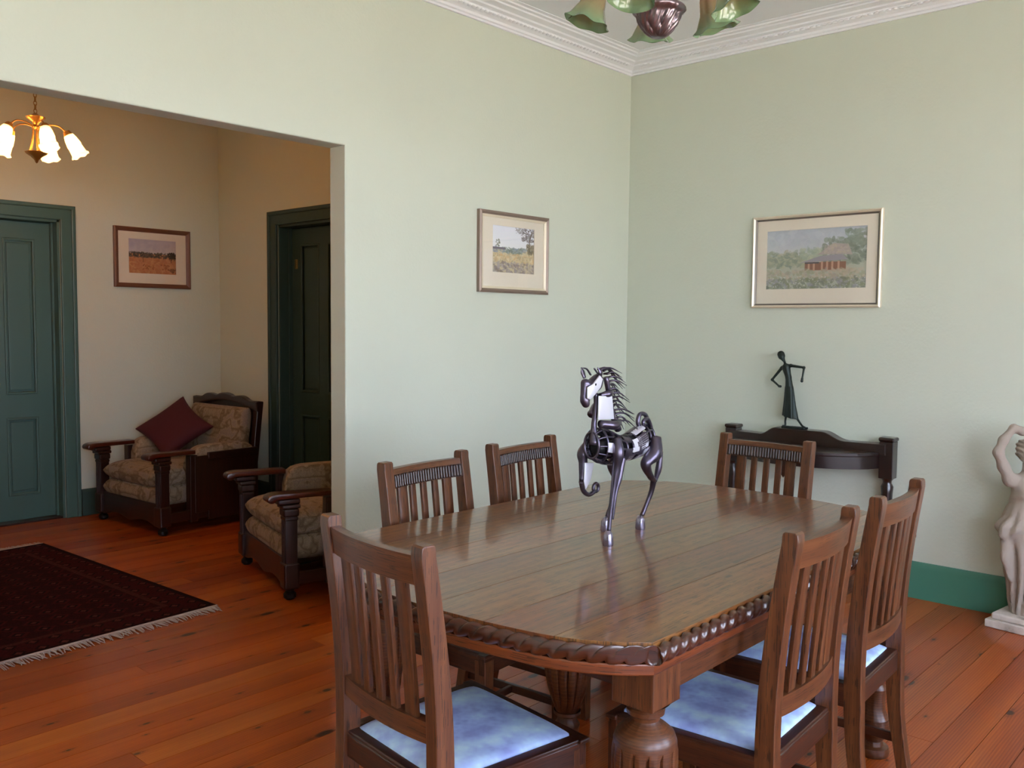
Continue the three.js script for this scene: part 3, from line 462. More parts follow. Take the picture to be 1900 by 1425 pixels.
const art = {
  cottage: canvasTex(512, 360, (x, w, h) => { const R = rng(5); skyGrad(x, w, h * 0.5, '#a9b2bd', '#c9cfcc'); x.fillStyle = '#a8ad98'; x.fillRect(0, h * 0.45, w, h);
    dabs(x, R, 120, 0, w, 0, h * 0.35, ['#b4bcc6', '#a4aebc', '#c4cad0'], 14, 40, 0.35); dabs(x, R, 200, 0, w * 0.4, h * 0.38, h * 0.62, ['#7d8a6f', '#959b7c', '#a8a888', '#6f8070'], 8, 22);
    dabs(x, R, 160, w * 0.36, w * 0.62, h * 0.34, h * 0.5, ['#9fae94', '#8b9e88', '#b4bc98'], 8, 20, 0.5); dabs(x, R, 220, w * 0.58, w, h * 0.18, h * 0.6, ['#65735f', '#76846e', '#8a9480', '#566656'], 8, 24); dabs(x, R, 70, w * 0.8, w, h * 0.06, h * 0.3, ['#6a7a66', '#7c8a76'], 8, 20);
    x.fillStyle = '#a6998f'; x.beginPath(); x.moveTo(w * 0.52, h * 0.44); x.lineTo(w * 0.68, h * 0.26); x.lineTo(w * 0.82, h * 0.29); x.lineTo(w * 0.86, h * 0.46); x.lineTo(w * 0.76, h * 0.44); x.closePath(); x.fill(); dabs(x, R, 60, w * 0.58, w * 0.82, h * 0.3, h * 0.42, ['#b4a69a', '#9c8f88', '#b9ae8e'], 6, 14, 0.6);
    x.fillStyle = '#8e8a92'; x.beginPath(); x.moveTo(w * 0.35, h * 0.56); x.lineTo(w * 0.55, h * 0.46); x.lineTo(w * 0.76, h * 0.44); x.lineTo(w * 0.82, h * 0.53); x.lineTo(w * 0.5, h * 0.55); x.closePath(); x.fill();
    x.fillStyle = '#7a4a32'; x.fillRect(w * 0.40, h * 0.56, w * 0.4, h * 0.13); x.fillStyle = '#b98a6c'; for (const k of [0.43, 0.48, 0.56, 0.61, 0.66, 0.72]) x.fillRect(w * k, h * 0.55, w * 0.02, h * 0.15); x.fillStyle = '#3c3a40'; x.fillRect(w * 0.40, h * 0.555, w * 0.14, h * 0.025);
    dabs(x, R, 260, 0, w, h * 0.68, h * 0.84, ['#a89c80', '#b4a68c', '#8f9270', '#9a8f84', '#b8a890'], 6, 18); dabs(x, R, 320, 0, w, h * 0.82, h, ['#6b7560', '#7b8466', '#8a8a92', '#5c6858', '#6e7a52'], 6, 18); dabs(x, R, 90, 0, w, h * 0.78, h, ['#dcdce4', '#cfcad8', '#e4e2d8'], 2, 5, 0.8); x.globalAlpha = 0.22; x.fillStyle = '#c9cac6'; x.fillRect(0, 0, w, h); x.globalAlpha = 1; }),  // last translucent pale fill paints glass haze into the print
  tree: canvasTex(400, 440, (x, w, h) => { const R = rng(8); skyGrad(x, w, h * 0.5, '#dfe2ea', '#e4e8e8'); x.fillStyle = '#c2b694'; x.fillRect(0, h * 0.5, w, h);
    dabs(x, R, 60, 0, w * 0.9, h * 0.46, h * 0.56, ['#8f9aa8', '#7a8494', '#8c988c'], 10, 26); x.fillStyle = '#6f6a74'; x.fillRect(0, h * 0.46, w * 0.32, h * 0.045); dabs(x, R, 24, w * 0.1, w * 0.18, h * 0.3, h * 0.45, ['#7f8672', '#6f7864'], 6, 12); dabs(x, R, 70, w * 0.3, w * 0.7, h * 0.46, h * 0.58, ['#7d8a78', '#6f7a6a', '#94a0a0'], 8, 18);
    dabs(x, R, 160, w * 0.7, w, h * 0.02, h * 0.3, ['#6d6460', '#7c7672', '#574e4c', '#8f8a90'], 5, 14); dabs(x, R, 50, w * 0.55, w * 0.75, h * 0.02, h * 0.14, ['#8a8484', '#a09c9c'], 5, 12); x.strokeStyle = '#6a5c50'; x.lineWidth = 9; x.beginPath(); x.moveTo(w * 0.88, h * 0.62); x.quadraticCurveTo(w * 0.84, h * 0.3, w * 0.95, h * 0.08); x.stroke(); dabs(x, R, 90, w * 0.82, w, h * 0.36, h * 0.56, ['#7a7058', '#8a8060', '#6a6450'], 8, 18);
    dabs(x, R, 220, 0, w, h * 0.58, h * 0.76, ['#cdbf94', '#bfae84', '#a89a76', '#c8a878', '#d8caa4'], 8, 22); dabs(x, R, 220, 0, w, h * 0.76, h, ['#a39a96', '#8e827c', '#948c90', '#7f7468', '#aaa298'], 8, 22); }),
  plain: canvasTex(480, 360, (x, w, h) => { const R = rng(12); skyGrad(x, w, h * 0.42, '#b6adb8', '#c4bfbf'); x.fillStyle = '#b98258'; x.fillRect(0, h * 0.42, w, h);
    dabs(x, R, 60, 0, w, 0, h * 0.38, ['#b0a8b6', '#bfb8bc', '#aaa4b2'], 20, 50, 0.3); dabs(x, R, 260, 0, w, h * 0.39, h * 0.53, ['#4c463c', '#5a5244', '#3e3a34', '#55504a'], 7, 16, 0.85); dabs(x, R, 60, w * 0.83, w * 0.97, h * 0.36, h * 0.58, ['#332c26', '#3e342c'], 8, 15, 0.9);
    dabs(x, R, 300, 0, w, h * 0.56, h, ['#bd8458', '#c4905e', '#a86c44', '#b8764a', '#c89c6c', '#b0724a'], 8, 30, 0.6); x.fillStyle = '#5a3826'; x.fillRect(w * 0.3, h * 0.5, 5, h * 0.16); x.fillRect(w * 0.88, h * 0.55, 6, h * 0.1); dabs(x, R, 26, w * 0.3, w * 0.95, h * 0.72, h * 0.86, ['#8a4c2c', '#7a4428', '#96603a'], 6, 16, 0.8); dabs(x, R, 20, w * 0.86, w, h * 0.8, h * 0.95, ['#6a4426', '#5c3c24'], 8, 16, 0.7); }),
};
function picture(label, w, h, fr, inner, frameMat, lipMat, artTex, pos, turn) { // faces +z, centred
  const p = thing('framed_picture', label, 'picture', pos, turn);
  const prof = [[0, 0], [0, 0.022], [0.3, 0.028], [0.62, 0.02], [1, 0.014], [1, 0]], ps = [], c = [[-1, -1], [1, -1], [1, 1], [-1, 1]];
  const rail = (k, a0, a1, mat, name) => {
    const A = c[k], B = c[(k + 1) % 4], pos = [], idx = [], P = prof.filter((q) => q[0] >= a0 - 1e-6 && q[0] <= a1 + 1e-6), n = P.length;
    for (const q of [A, B]) for (const [d, z] of P) pos.push(q[0] * (w / 2 - d * fr), q[1] * (h / 2 - d * fr), z);
    for (let i = 0; i + 1 < n; i++) idx.push(i, n + i, i + 1, i + 1, n + i, n + i + 1);
    const g = new THREE.BufferGeometry(); g.setAttribute('position', new THREE.Float32BufferAttribute(pos, 3)); g.setIndex(idx); return wuv(g, k % 2 ? 'y' : 'x');
  };
  const all = []; for (let k = 0; k < 4; k++) all.push(rail(k, 0, 0.62));
  mesh('frame', smooth(merge(all.map((g) => { g.deleteAttribute('normal'); return g; })), 0.3), frameMat, p);
  const lip = []; for (let k = 0; k < 4; k++) lip.push(rail(k, 0.62, 1)); mesh('inner_lip', merge(lip.map((g) => { g.deleteAttribute('normal'); return g; })), lipMat, p);
  const W = w - 2 * fr + 0.006, H = h - 2 * fr + 0.006, [iw, ih, ox, oy] = inner;
  mesh('mount', extr(rect(-W / 2, W / 2, -H / 2, H / 2), 0.004, 0, [rect(ox - iw / 2, ox + iw / 2, oy - ih / 2, oy + ih / 2).reverse()]).translate(0, 0, 0.005), M.mount, p);
  const a = mesh('painting', new THREE.BoxGeometry(iw + 0.01, ih + 0.01, 0.002), [M.mount, M.mount, M.mount, M.mount, std({ map: artTex, roughness: 0.8 }), M.mount], p); a.position.set(ox, oy, 0.0035);
  mesh('backing', new THREE.BoxGeometry(w - fr, h - fr, 0.002).translate(0, 0, 0.0012), M.under, p);
  const gl = mesh('glass', new THREE.PlaneGeometry(W, H), M.glass, p); gl.position.z = 0.0125;
  return p;
}
M.mount = std({ color: new THREE.Color(0xded6c4), roughness: 0.9 });
const fBrown = std({ color: new THREE.Color(0x8c7a6c), roughness: 0.4, metalness: 0.3 }), fGold = std({ color: new THREE.Color(0xe6dcc4), roughness: 0.35, metalness: 0.3 }), fGrey = std({ color: new THREE.Color(0x7c766c), roughness: 0.35, metalness: 0.5 }), fRed = std({ color: new THREE.Color(0x6a4432), roughness: 0.45 });
picture('brown framed picture of a pale landscape with a tree, left of the room corner', 0.60, 0.46, 0.036, [0.36, 0.265, 0.0, 0.02], fBrown, fGold, art.tree, [3.92, 1.882, ZA + 0.001], 0);
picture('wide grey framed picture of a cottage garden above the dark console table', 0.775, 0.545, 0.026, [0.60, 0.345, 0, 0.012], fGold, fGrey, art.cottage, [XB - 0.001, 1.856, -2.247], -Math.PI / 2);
picture('brown framed picture of an orange plain hanging in the hall beside the green door', 0.62, 0.465, 0.034, [0.385, 0.265, 0.0, 0.012], fRed, fRed, art.plain, [3.385, 1.963, HZ + 0.001], 0);

// ---------------------------------------------------------------- console table against the right wall
{
  const c = thing('console_table', 'dark carved bow front console table with raised back against the green wall', 'table');
  const z0 = -2.715, z1 = -1.775;
  for (const z of [z0, z1]) {
    mesh('leg', merge([rbox(0.075, 0.205, 0.075, XB - 0.05, 0.7475, z, 0.005), rbox(0.085, 0.022, 0.085, XB - 0.05, 0.861, z, 0.009), lathe([[0.034, 0.646], [0.024, 0.632], [0.023, 0.62], [0.033, 0.60], [0.030, 0.56], [0.027, 0.4], [0.022, 0.25], [0.021, 0.22]], 24).translate(XB - 0.05, 0, z), lathe([[0, 0], [0.032, 0], [0.034, 0.04], [0.026, 0.06], [0.034, 0.08], [0.034, 0.19], [0.024, 0.215], [0.02, 0.235]], 24).translate(XB - 0.05, 0, z)]), M.console, c);
  }
  const bow = (d0, d1, k = 24) => { const P = [[XB - 0.012, -z0 - 0.03]], a = z0 + 0.03, b = z1 - 0.03; for (let i = 0; i <= k; i++) { const u = i / k * 2 - 1; P.push([XB - mix(d0, d1, Math.pow(1 - u * u, 0.62)), -mix(a, b, i / k)]); } P.push([XB - 0.012, -b]); return P; };
  mesh('shelf', wuv(extr(bow(0.085, 0.37).reverse(), 0.022, 0.005).rotateX(-Math.PI / 2).translate(0, 0.768, 0), 'z'), M.console, c);
  const A = bow(0.07, 0.35).slice(1, -1), I = A.map(([x, y]) => [x + 0.022, y]).reverse();
  mesh('apron', wuv(extr([...A, ...I].reverse(), 0.07, 0).rotateX(-Math.PI / 2).translate(0, 0.699, 0), 'z'), M.console, c).geometry = smooth(wuv(extr([...A, ...I].reverse(), 0.07, 0).rotateX(-Math.PI / 2).translate(0, 0.699, 0), 'z'), 0.5);
  const V = extr([[-0.05, 0], [0.05, 0], [0.032, -0.02], [0.012, -0.06], [0, -0.075], [-0.012, -0.06], [-0.032, -0.02]], 0.02, 0.004).rotateY(-Math.PI / 2).translate(XB - 0.325, 0.702, (z0 + z1) / 2);
  mesh('drop_pendant', V, M.console, c);
  const G = new THREE.Shape(); // raised back, drawn in (z, y)
  G.moveTo(z0, 0.775); G.lineTo(z0, 0.835); G.lineTo(-2.52, 0.832); G.bezierCurveTo(-2.48, 0.832, -2.46, 0.874, -2.42, 0.876); G.lineTo(-2.14, 0.876); G.bezierCurveTo(-2.09, 0.874, -2.06, 0.832, -2.0, 0.832); G.lineTo(z1, 0.835); G.lineTo(z1, 0.775); G.closePath();
  mesh('back_gallery', wuv(extr(G, 0.085, 0.005).rotateY(-Math.PI / 2).translate(XB - 0.012, 0, 0), 'z'), M.console, c);
}
// ---------------------------------------------------------------- bronze statuette on the console
{
  const s = thing('figurine', 'slender dark bronze figure in a long skirt, hands near hips, on the console table', 'figurine', [5.0 + 0.022, 0.8765, -2.335], -Math.PI / 2);
  // local x = −world z… drawn with x to the right as seen from the room
  mesh('base', rbox(0.14, 0.01, 0.06, 0.02, 0.005, 0, 0.003), M.bronze, s);
  const X = (z) => z + 2.335, Y = (y) => y - 0.872;
  const P = (z, y, d = 0, r = 0.01) => [X(z), Y(y), d, r];
  const B = [];
  const chain = (...q) => { for (let i = 0; i + 1 < q.length; i++) B.push([q[i], q[i + 1]]); };
  chain(P(-2.413, 1.304, 0, 0.021), P(-2.408, 1.294, 0.002, 0.0205)); chain(P(-2.404, 1.288, 0.008, 0.014), P(-2.392, 1.270, 0.011, 0.008)); // head and chin
  chain(P(-2.395, 1.276, 0, 0.0065), P(-2.382, 1.24, 0, 0.007));
  chain(P(-2.404, 1.226, 0, 0.008), P(-2.378, 1.236, 0, 0.011), P(-2.35, 1.24, 0, 0.008));
  chain(P(-2.378, 1.226, 0, 0.024), P(-2.362, 1.17, 0, 0.017), P(-2.356, 1.12, 0, 0.022));
  chain(P(-2.404, 1.226, 0, 0.009), P(-2.461, 1.152, 0.008, 0.0065), P(-2.408, 1.116, 0.022, 0.0052), P(-2.399, 1.116, 0.024, 0.0075));
  chain(P(-2.35, 1.24, 0, 0.009), P(-2.266, 1.232, 0.004, 0.0062), P(-2.272, 1.165, 0.012, 0.0052), P(-2.273, 1.153, 0.013, 0.0085));
  mesh('body', blob(B, [-0.16, 0.2, -0.06], [0.12, 0.48, 0.06], 110, 0.008), M.bronze, s);
  const sk = new THREE.LatheGeometry([[0.0, 1], [0.02, 0.97], [0.026, 0.85], [0.031, 0.6], [0.036, 0.35], [0.043, 0.08], [0.045, 0], [0.04, 0.01], [0, 0.06]].map((p) => new THREE.Vector2(...p)), 40), q = sk.attributes.position;
  for (let i = 0; i < q.count; i++) { const h = q.getY(i), a = Math.atan2(q.getZ(i), q.getX(i)), f = 1 + 0.12 * (1 - h) * Math.sin(a * 7 + h * 2); const x = q.getX(i) * f; q.setXYZ(i, X(mix(-2.343, -2.357, h)) + x, Y(mix(0.935 - 0.22 * x, 1.14, h)), q.getZ(i) * f * 0.8); }
  sk.computeVertexNormals(); mesh('skirt', sk, M.bronze, s);
  for (const [k, a] of [[0, [[-2.366, 0.96, 0.004], [-2.372, 0.91, 0.004], [-2.372, 0.885, 0.004], [-2.385, 0.883, 0.014]]], [1, [[-2.318, 0.95, -0.004], [-2.29, 0.912, -0.006], [-2.268, 0.887, -0.006], [-2.25, 0.883, 0.002]]]]) mesh('leg', taper(a.map(([z, y, d]) => [X(z), Y(y), d]), [0.009, 0.006, 0.006, 0.005], 16, 8), M.bronze, s);
}
// ---------------------------------------------------------------- welded metal horse on the table (f = forward → −x)
{
  const h = thing('horse_sculpture', 'scrap metal horse sculpture with spiky mane and one raised foreleg on the table', 'sculpture', [2.36, TT, -1.66]);
  const v = (f, y, l) => [-f, y, l];
  // barrel: rings and strips over a shaped core, with open gaps
  const ctr = (t) => [mix(0.168, -0.135, t), 0.296 + 0.012 * Math.cos(t * 6)], ry = (t) => 0.062 + 0.014 * Math.cos(t * 5.6) - 0.010 * Math.sin(t * Math.PI), rl = (t) => 0.046 + 0.006 * Math.cos(t * 6.28);
  const endf = (t) => Math.pow(cl(Math.sin(Math.PI * mix(0.07, 0.93, t))), 0.42);
  const pt = (t, a, o = 0) => { const [f, y] = ctr(t), e = endf(t); return v(f, y + Math.sin(a) * (ry(t) * e + o), Math.cos(a) * (rl(t) * e + o)); };
  const parts = [], R = rng(61), bright = [];
  for (let i = 0; i <= 9; i++) { const t = i / 9; parts.push(new THREE.TubeGeometry(new THREE.CatmullRomCurve3(Array.from({ length: 14 }, (_, k) => new THREE.Vector3(...pt(t, (k / 14) * 2 * Math.PI))), true), 40, 0.0042, 6, true)); }
  for (let k = 0; k < 11; k++) { const a0 = (k / 11) * 2 * Math.PI, tw = (R() - 0.5) * 0.9; parts.push(taper(Array.from({ length: 9 }, (_, i) => pt(i / 8, a0 + tw * (i / 8))), [0.003, 0.0046, 0.0046, 0.003], 26, 6)); }
  const plate = (t0, t1, a0, a1, o = 0.003) => { const n = 6, pos = [], idx = []; for (const s of [0, 0.0022]) for (let i = 0; i <= n; i++) for (let j = 0; j <= n; j++) pos.push(...pt(mix(t0, t1, i / n), mix(a0, a1, j / n), o + s)); const m = (n + 1) * (n + 1); for (let i = 0; i < n; i++) for (let j = 0; j < n; j++) { const a = i * (n + 1) + j, b = a + 1, c = a + n + 1, d = c + 1; idx.push(a, c, b, b, c, d, m + a, m + b, m + c, m + b, m + d, m + c); } const g = new THREE.BufferGeometry(); g.setAttribute('position', new THREE.Float32BufferAttribute(pos, 3)); g.setIndex(idx); g.computeVertexNormals(); return g; };
  for (let k = 0; k < 44; k++) { const t = R() * 0.84, a = R() * 6.283, g = plate(t, t + 0.09 + R() * 0.12, a, a + 0.35 + R() * 0.55); (R() < 0.4 ? bright : parts).push(g); }
  const inner = blob([[v(0.13, 0.30, 0).concat(0.03), v(-0.11, 0.298, 0).concat(0.028)]], [-0.2, 0.15, -0.2], [0.2, 0.45, 0.2], 40, 0.01);
  mesh('body', merge(parts), M.iron, h); mesh('body_plate', merge(bright), M.steel, h); mesh('inner_core', inner, M.black, h);
  // neck: dark spine and bars, one pale plate with rust specks
  mesh('neck', merge([taper([v(0.17, 0.31, 0.01), v(0.158, 0.37, 0), v(0.15, 0.42, 0), v(0.15, 0.468, 0)], [0.014, 0.009, 0.007, 0.008], 18, 8), taper([v(0.03, 0.345, 0), v(0.06, 0.39, 0), v(0.08, 0.45, 0), v(0.10, 0.515, 0)], [0.012, 0.009, 0.008, 0.009], 18, 8), taper([v(0.155, 0.375, 0.02), v(0.10, 0.368, 0.034), v(0.05, 0.37, 0.016)], [0.012, 0.015, 0.010], 12, 8), taper([v(0.15, 0.462, 0.014), v(0.12, 0.466, 0.024), v(0.085, 0.47, 0.012)], [0.007, 0.012, 0.008], 12, 8), taper([v(0.15, 0.40, -0.02), v(0.10, 0.42, -0.028), v(0.07, 0.44, -0.016)], [0.012, 0.02, 0.012], 12, 8)]), M.iron, h);
  mesh('neck_plate', smooth(extr([[-0.172, 0.39], [-0.092, 0.386], [-0.104, 0.458], [-0.172, 0.462]], 0.004, 0.001), 0.5).translate(0, 0, 0.024), M.steel, h);
  // head in profile
  const hd = blob([[v(0.145, 0.508, 0).concat(0.019), v(0.188, 0.488, 0).concat(0.018)], [v(0.188, 0.488, 0).concat(0.018), v(0.208, 0.449, 0).concat(0.0115)], [v(0.204, 0.447, 0).concat(0.0125), v(0.203, 0.438, 0.002).concat(0.012)], [v(0.15, 0.492, 0).concat(0.018), v(0.172, 0.474, 0).concat(0.012)], [v(0.205, 0.5, 0).concat(0.014), v(0.212, 0.462, 0).concat(0.009)]], [-0.25, 0.4, -0.08], [-0.09, 0.56, 0.08], 64, 0.01);
  const head = mesh('head', hd, M.iron, h);
  mesh('cheek_plate', smooth(extr([[-0.158, 0.487], [-0.148, 0.512], [-0.163, 0.524], [-0.193, 0.50], [-0.222, 0.49], [-0.222, 0.457], [-0.208, 0.452], [-0.186, 0.466]], 0.005, 0.0015), 0.5).translate(0, 0, 0.019), M.steel, head);
  for (const s of [-1, 1]) {
    mesh('ear', taper([v(s < 0 ? 0.19 : 0.15, 0.515, s * 0.014), v(s < 0 ? 0.196 : 0.152, 0.532, s * 0.017), v(s < 0 ? 0.205 : 0.165, 0.548, s * 0.015)], [0.007, 0.009, 0.0015], 10, 8, 0.5), M.iron, head);
    mesh('eye', new THREE.SphereGeometry(0.005, 12, 8).translate(...v(0.184, 0.497, s * 0.021)), M.black, head);
  }
  const spikes = [], roots = [[0.105, 0.525], [0.10, 0.512], [0.096, 0.50], [0.092, 0.488], [0.088, 0.474], [0.083, 0.461], [0.079, 0.448], [0.074, 0.435], [0.069, 0.422], [0.064, 0.408], [0.058, 0.395], [0.05, 0.382], [0.044, 0.37], [0.12, 0.535], [0.135, 0.54]];
  roots.forEach(([f, y], i) => { for (let k = 0; k < 3; k++) { const L = 0.06 + 0.035 * R(), dl = (R() - 0.5) * 0.05, dy = -0.012 - 0.02 * R(); spikes.push(taper([v(f, y, (k - 1) * 0.006), v(f - L * 0.45, y + 0.004, dl * 0.5), v(f - L, y + dy, dl)], [0.0034, 0.0028, 0.0008], 8, 5)); } });
  for (const [f, l] of [[0.175, 0.012], [0.19, -0.008], [0.205, 0.006]]) spikes.push(taper([v(f - 0.02, 0.525, l), v(f, 0.543, l), v(f + 0.018, 0.546, l * 2)], [0.003, 0.0028, 0.001], 8, 5));
  mesh('mane', merge(spikes), M.iron, h);
  mesh('tail', merge([taper([v(-0.10, 0.335, 0), v(-0.078, 0.362, 0), v(-0.088, 0.386, 0), v(-0.118, 0.384, 0), v(-0.142, 0.35, 0), v(-0.158, 0.29, 0), v(-0.175, 0.225, 0.005)], [0.008, 0.0075, 0.007, 0.0075, 0.007, 0.003], 40, 8), taper([v(-0.11, 0.335, 0.012), v(-0.09, 0.362, 0.012), v(-0.115, 0.372, 0.012), v(-0.145, 0.33, 0.012), v(-0.168, 0.25, 0.015)], [0.005, 0.006, 0.006, 0.006, 0.002], 34, 6)]), M.iron, h);
  const hoof = (f, l, leg) => mesh('hoof', lathe([[0, 0], [0.0155, 0], [0.017, 0.006], [0.0155, 0.022], [0.0145, 0.034], [0.011, 0.042], [0.006, 0.047], [0, 0.047]], 20).translate(...v(f, 0, l)), M.hoof, leg);
  const LF = mesh('front_leg', merge([taper([v(0.10, 0.33, 0.045), v(0.106, 0.285, 0.056), v(0.106, 0.235, 0.05), v(0.117, 0.158, 0.046), v(0.128, 0.09, 0.045), v(0.134, 0.045, 0.045)], [0.014, 0.018, 0.014, 0.009, 0.0068, 0.007], 36, 8), taper([v(0.075, 0.27, 0.05), v(0.09, 0.21, 0.05), v(0.11, 0.15, 0.05), v(0.122, 0.08, 0.05)], [0.012, 0.011, 0.006, 0.004], 24, 6)]), M.iron, h); hoof(0.137, 0.045, LF);
  const RF = mesh('front_leg', merge([taper([v(0.12, 0.31, -0.045), v(0.142, 0.275, -0.054), v(0.142, 0.245, -0.052), v(0.15, 0.19, -0.05)], [0.015, 0.018, 0.014, 0.009], 24, 8), taper([v(0.15, 0.19, -0.05), v(0.14, 0.158, -0.05), v(0.112, 0.142, -0.05), v(0.085, 0.148, -0.05)], [0.01, 0.008, 0.007, 0.007], 20, 8), new THREE.TorusGeometry(0.013, 0.0055, 8, 20).translate(...v(0.077, 0.16, -0.05))]), M.iron, h);
  mesh('shin_plate', smooth(extr([[-0.158, 0.25], [-0.112, 0.245], [-0.126, 0.195], [-0.152, 0.165], [-0.16, 0.19]], 0.004, 0.001), 0.5).translate(0, 0, -0.036), M.steel, RF);
  const LH = mesh('hind_leg', merge([taper([v(-0.12, 0.31, 0.04), v(-0.10, 0.265, 0.052), v(-0.055, 0.235, 0.05), v(-0.10, 0.19, 0.035), v(-0.149, 0.165, 0.02)], [0.022, 0.026, 0.018, 0.012, 0.009], 34, 8), taper([v(-0.15, 0.172, 0.02), v(-0.158, 0.125, 0.005), v(-0.142, 0.075, -0.006), v(-0.127, 0.046, -0.01)], [0.011, 0.009, 0.0075, 0.008], 24, 8), taper([v(-0.17, 0.26, 0.03), v(-0.165, 0.2, 0.026), v(-0.156, 0.16, 0.02)], [0.01, 0.012, 0.007], 16, 6)]), M.iron, h); hoof(-0.121, -0.012, LH);
  const RH = mesh('hind_leg', merge([taper([v(-0.12, 0.30, -0.04), v(-0.08, 0.26, -0.052), v(-0.015, 0.228, -0.055), v(-0.04, 0.18, -0.06), v(-0.058, 0.155, -0.064)], [0.022, 0.024, 0.016, 0.011, 0.009], 34, 8), taper([v(-0.058, 0.16, -0.064), v(-0.045, 0.1, -0.07), v(-0.02, 0.047, -0.075)], [0.011, 0.0085, 0.0075], 24, 8)]), M.iron, h); hoof(-0.014, -0.076, RH);
}
// ---------------------------------------------------------------- stone garden statue by the right wall (mostly beyond the frame)
{
  const s = thing('statue', 'weathered stone statue of a draped woman with raised arm on the floor by the wall', 'statue', [4.932, 0, -1.07], THREE.MathUtils.degToRad(-53));
  const pl = mesh('plinth', merge([rbox(0.25, 0.04, 0.24, 0, 0.02, 0, 0.006), rbox(0.21, 0.035, 0.20, 0, 0.055, 0, 0.012)]), M.stone, s); pl.rotation.y = THREE.MathUtils.degToRad(45);
  const B = []; const chain = (...q) => { for (let i = 0; i + 1 < q.length; i++) B.push([q[i], q[i + 1]]); };
  chain([0.02, 0.09, 0, 0.07], [0.0, 0.3, 0.005, 0.078], [-0.01, 0.48, 0.005, 0.092], [-0.005, 0.56, 0, 0.08], [0, 0.66, 0.01, 0.07], [0, 0.715, 0.005, 0.055]); // legs to chest
  chain([-0.075, 0.27, 0.03, 0.018], [-0.095, 0.36, 0.035, 0.028], [-0.088, 0.5, 0.02, 0.04]); chain([0.05, 0.12, 0.03, 0.04], [0.06, 0.4, 0.02, 0.05]);
  chain([-0.03, 0.665, 0.055, 0.024], [0.03, 0.665, 0.055, 0.024]); chain([-0.085, 0.735, 0, 0.03], [0.08, 0.73, 0, 0.03]);
  chain([-0.08, 0.735, 0, 0.028], [-0.118, 0.80, 0.01, 0.025], [-0.148, 0.87, 0.015, 0.022], [-0.125, 0.93, 0.012, 0.02], [-0.075, 0.99, 0.0, 0.017]);
  chain([-0.075, 0.99, 0, 0.014], [-0.04, 0.975, 0.01, 0.018], [-0.01, 0.965, 0.015, 0.012]); chain([0.08, 0.73, 0, 0.028], [0.12, 0.65, 0.03, 0.024], [0.06, 0.6, 0.075, 0.02]);
  chain([0, 0.74, 0, 0.026], [0.0, 0.82, 0.005, 0.026]);
  mesh('figure', blob(B, [-0.25, 0.05, -0.25], [0.25, 1.05, 0.25], 120, 0.02, (x, y, z) => { const a = Math.atan2(z, x), m = cl((0.47 - y) * 8) * cl((y - 0.06) * 12), f = Math.abs(Math.sin(a * 5.5 + y * 4 + 1.6 * Math.sin(y * 7))), over = cl((y - 0.47 - 0.025 * Math.sin(a * 4)) * 60) * cl((0.62 - y) * 9); return m * (0.03 * (1 - f) - 0.009) - 0.013 * over + over * 0.007 * Math.sin(a * 14 + y * 20) + 0.006 * cl((0.74 - y) * 10) * cl((y - 0.6) * 10) * Math.sin(y * 110 + a * 3); }), M.stone, s);
  mesh('head', blob([[[0, 0.875, 0, 0.05], [0.002, 0.86, 0.012, 0.046]], [[0, 0.835, 0.025, 0.03], [0.002, 0.83, 0.032, 0.024]], [[0, 0.865, 0.058, 0.006], [0, 0.848, 0.066, 0.008]], [[-0.018, 0.87, 0.05, 0.008], [0.018, 0.87, 0.05, 0.008]], [[-0.012, 0.832, 0.056, 0.004], [0.012, 0.832, 0.056, 0.004]], [[0, 0.89, -0.03, 0.045], [0, 0.86, -0.05, 0.035]]], [-0.09, 0.78, -0.1], [0.09, 0.96, 0.1], 72, 0.01, (x, y, z) => (z < 0.03 || y > 0.895 ? 0.003 * Math.sin(y * 260 + x * 120) : 0)), M.stone, s);
}
// ---------------------------------------------------------------- chandelier over the table (unlit)
const fine = (p) => new THREE.CatmullRomCurve3(p.map(([x, y]) => new THREE.Vector3(x, y, 0)), false, 'centripetal').getPoints(70).map((q) => new THREE.Vector2(Math.max(0, q.x), q.y));
function bellShade(r0, r1, len, ruffle, n = 48) {
  const g = new THREE.LatheGeometry([[r0 * 0.7, 0], [r0, -0.004], [r0 * 1.25, -len * 0.2], [r0 * 1.5, -len * 0.5], [r1 * 0.66, -len * 0.75], [r1 * 0.86, -len * 0.93], [r1, -len], [r1 * 0.985, -len - 0.002], [r1 * 0.83, -len * 0.92], [r0 * 1.42, -len * 0.5], [r0 * 1.15, -len * 0.2], [r0 * 0.62, -0.004]].map((p) => new THREE.Vector2(...p)), n), q = g.attributes.position, col = [];
  for (let i = 0; i < q.count; i++) { const t = cl(-q.getY(i) / len), a = Math.atan2(q.getZ(i), q.getX(i)), w = t * t * t; q.setY(i, q.getY(i) + ruffle * w * Math.cos(a * 6)); const f = 1 + 0.07 * w * Math.cos(a * 6); q.setX(i, q.getX(i) * f); q.setZ(i, q.getZ(i) * f);
    const c = ramp([[0.62, 0.36, 0.17], [0.60, 0.40, 0.20], [0.42, 0.45, 0.22], [0.25, 0.42, 0.22]], t); col.push(...c); }
  g.setAttribute('color', new THREE.Float32BufferAttribute(col, 3)); g.computeVertexNormals(); return g;
}
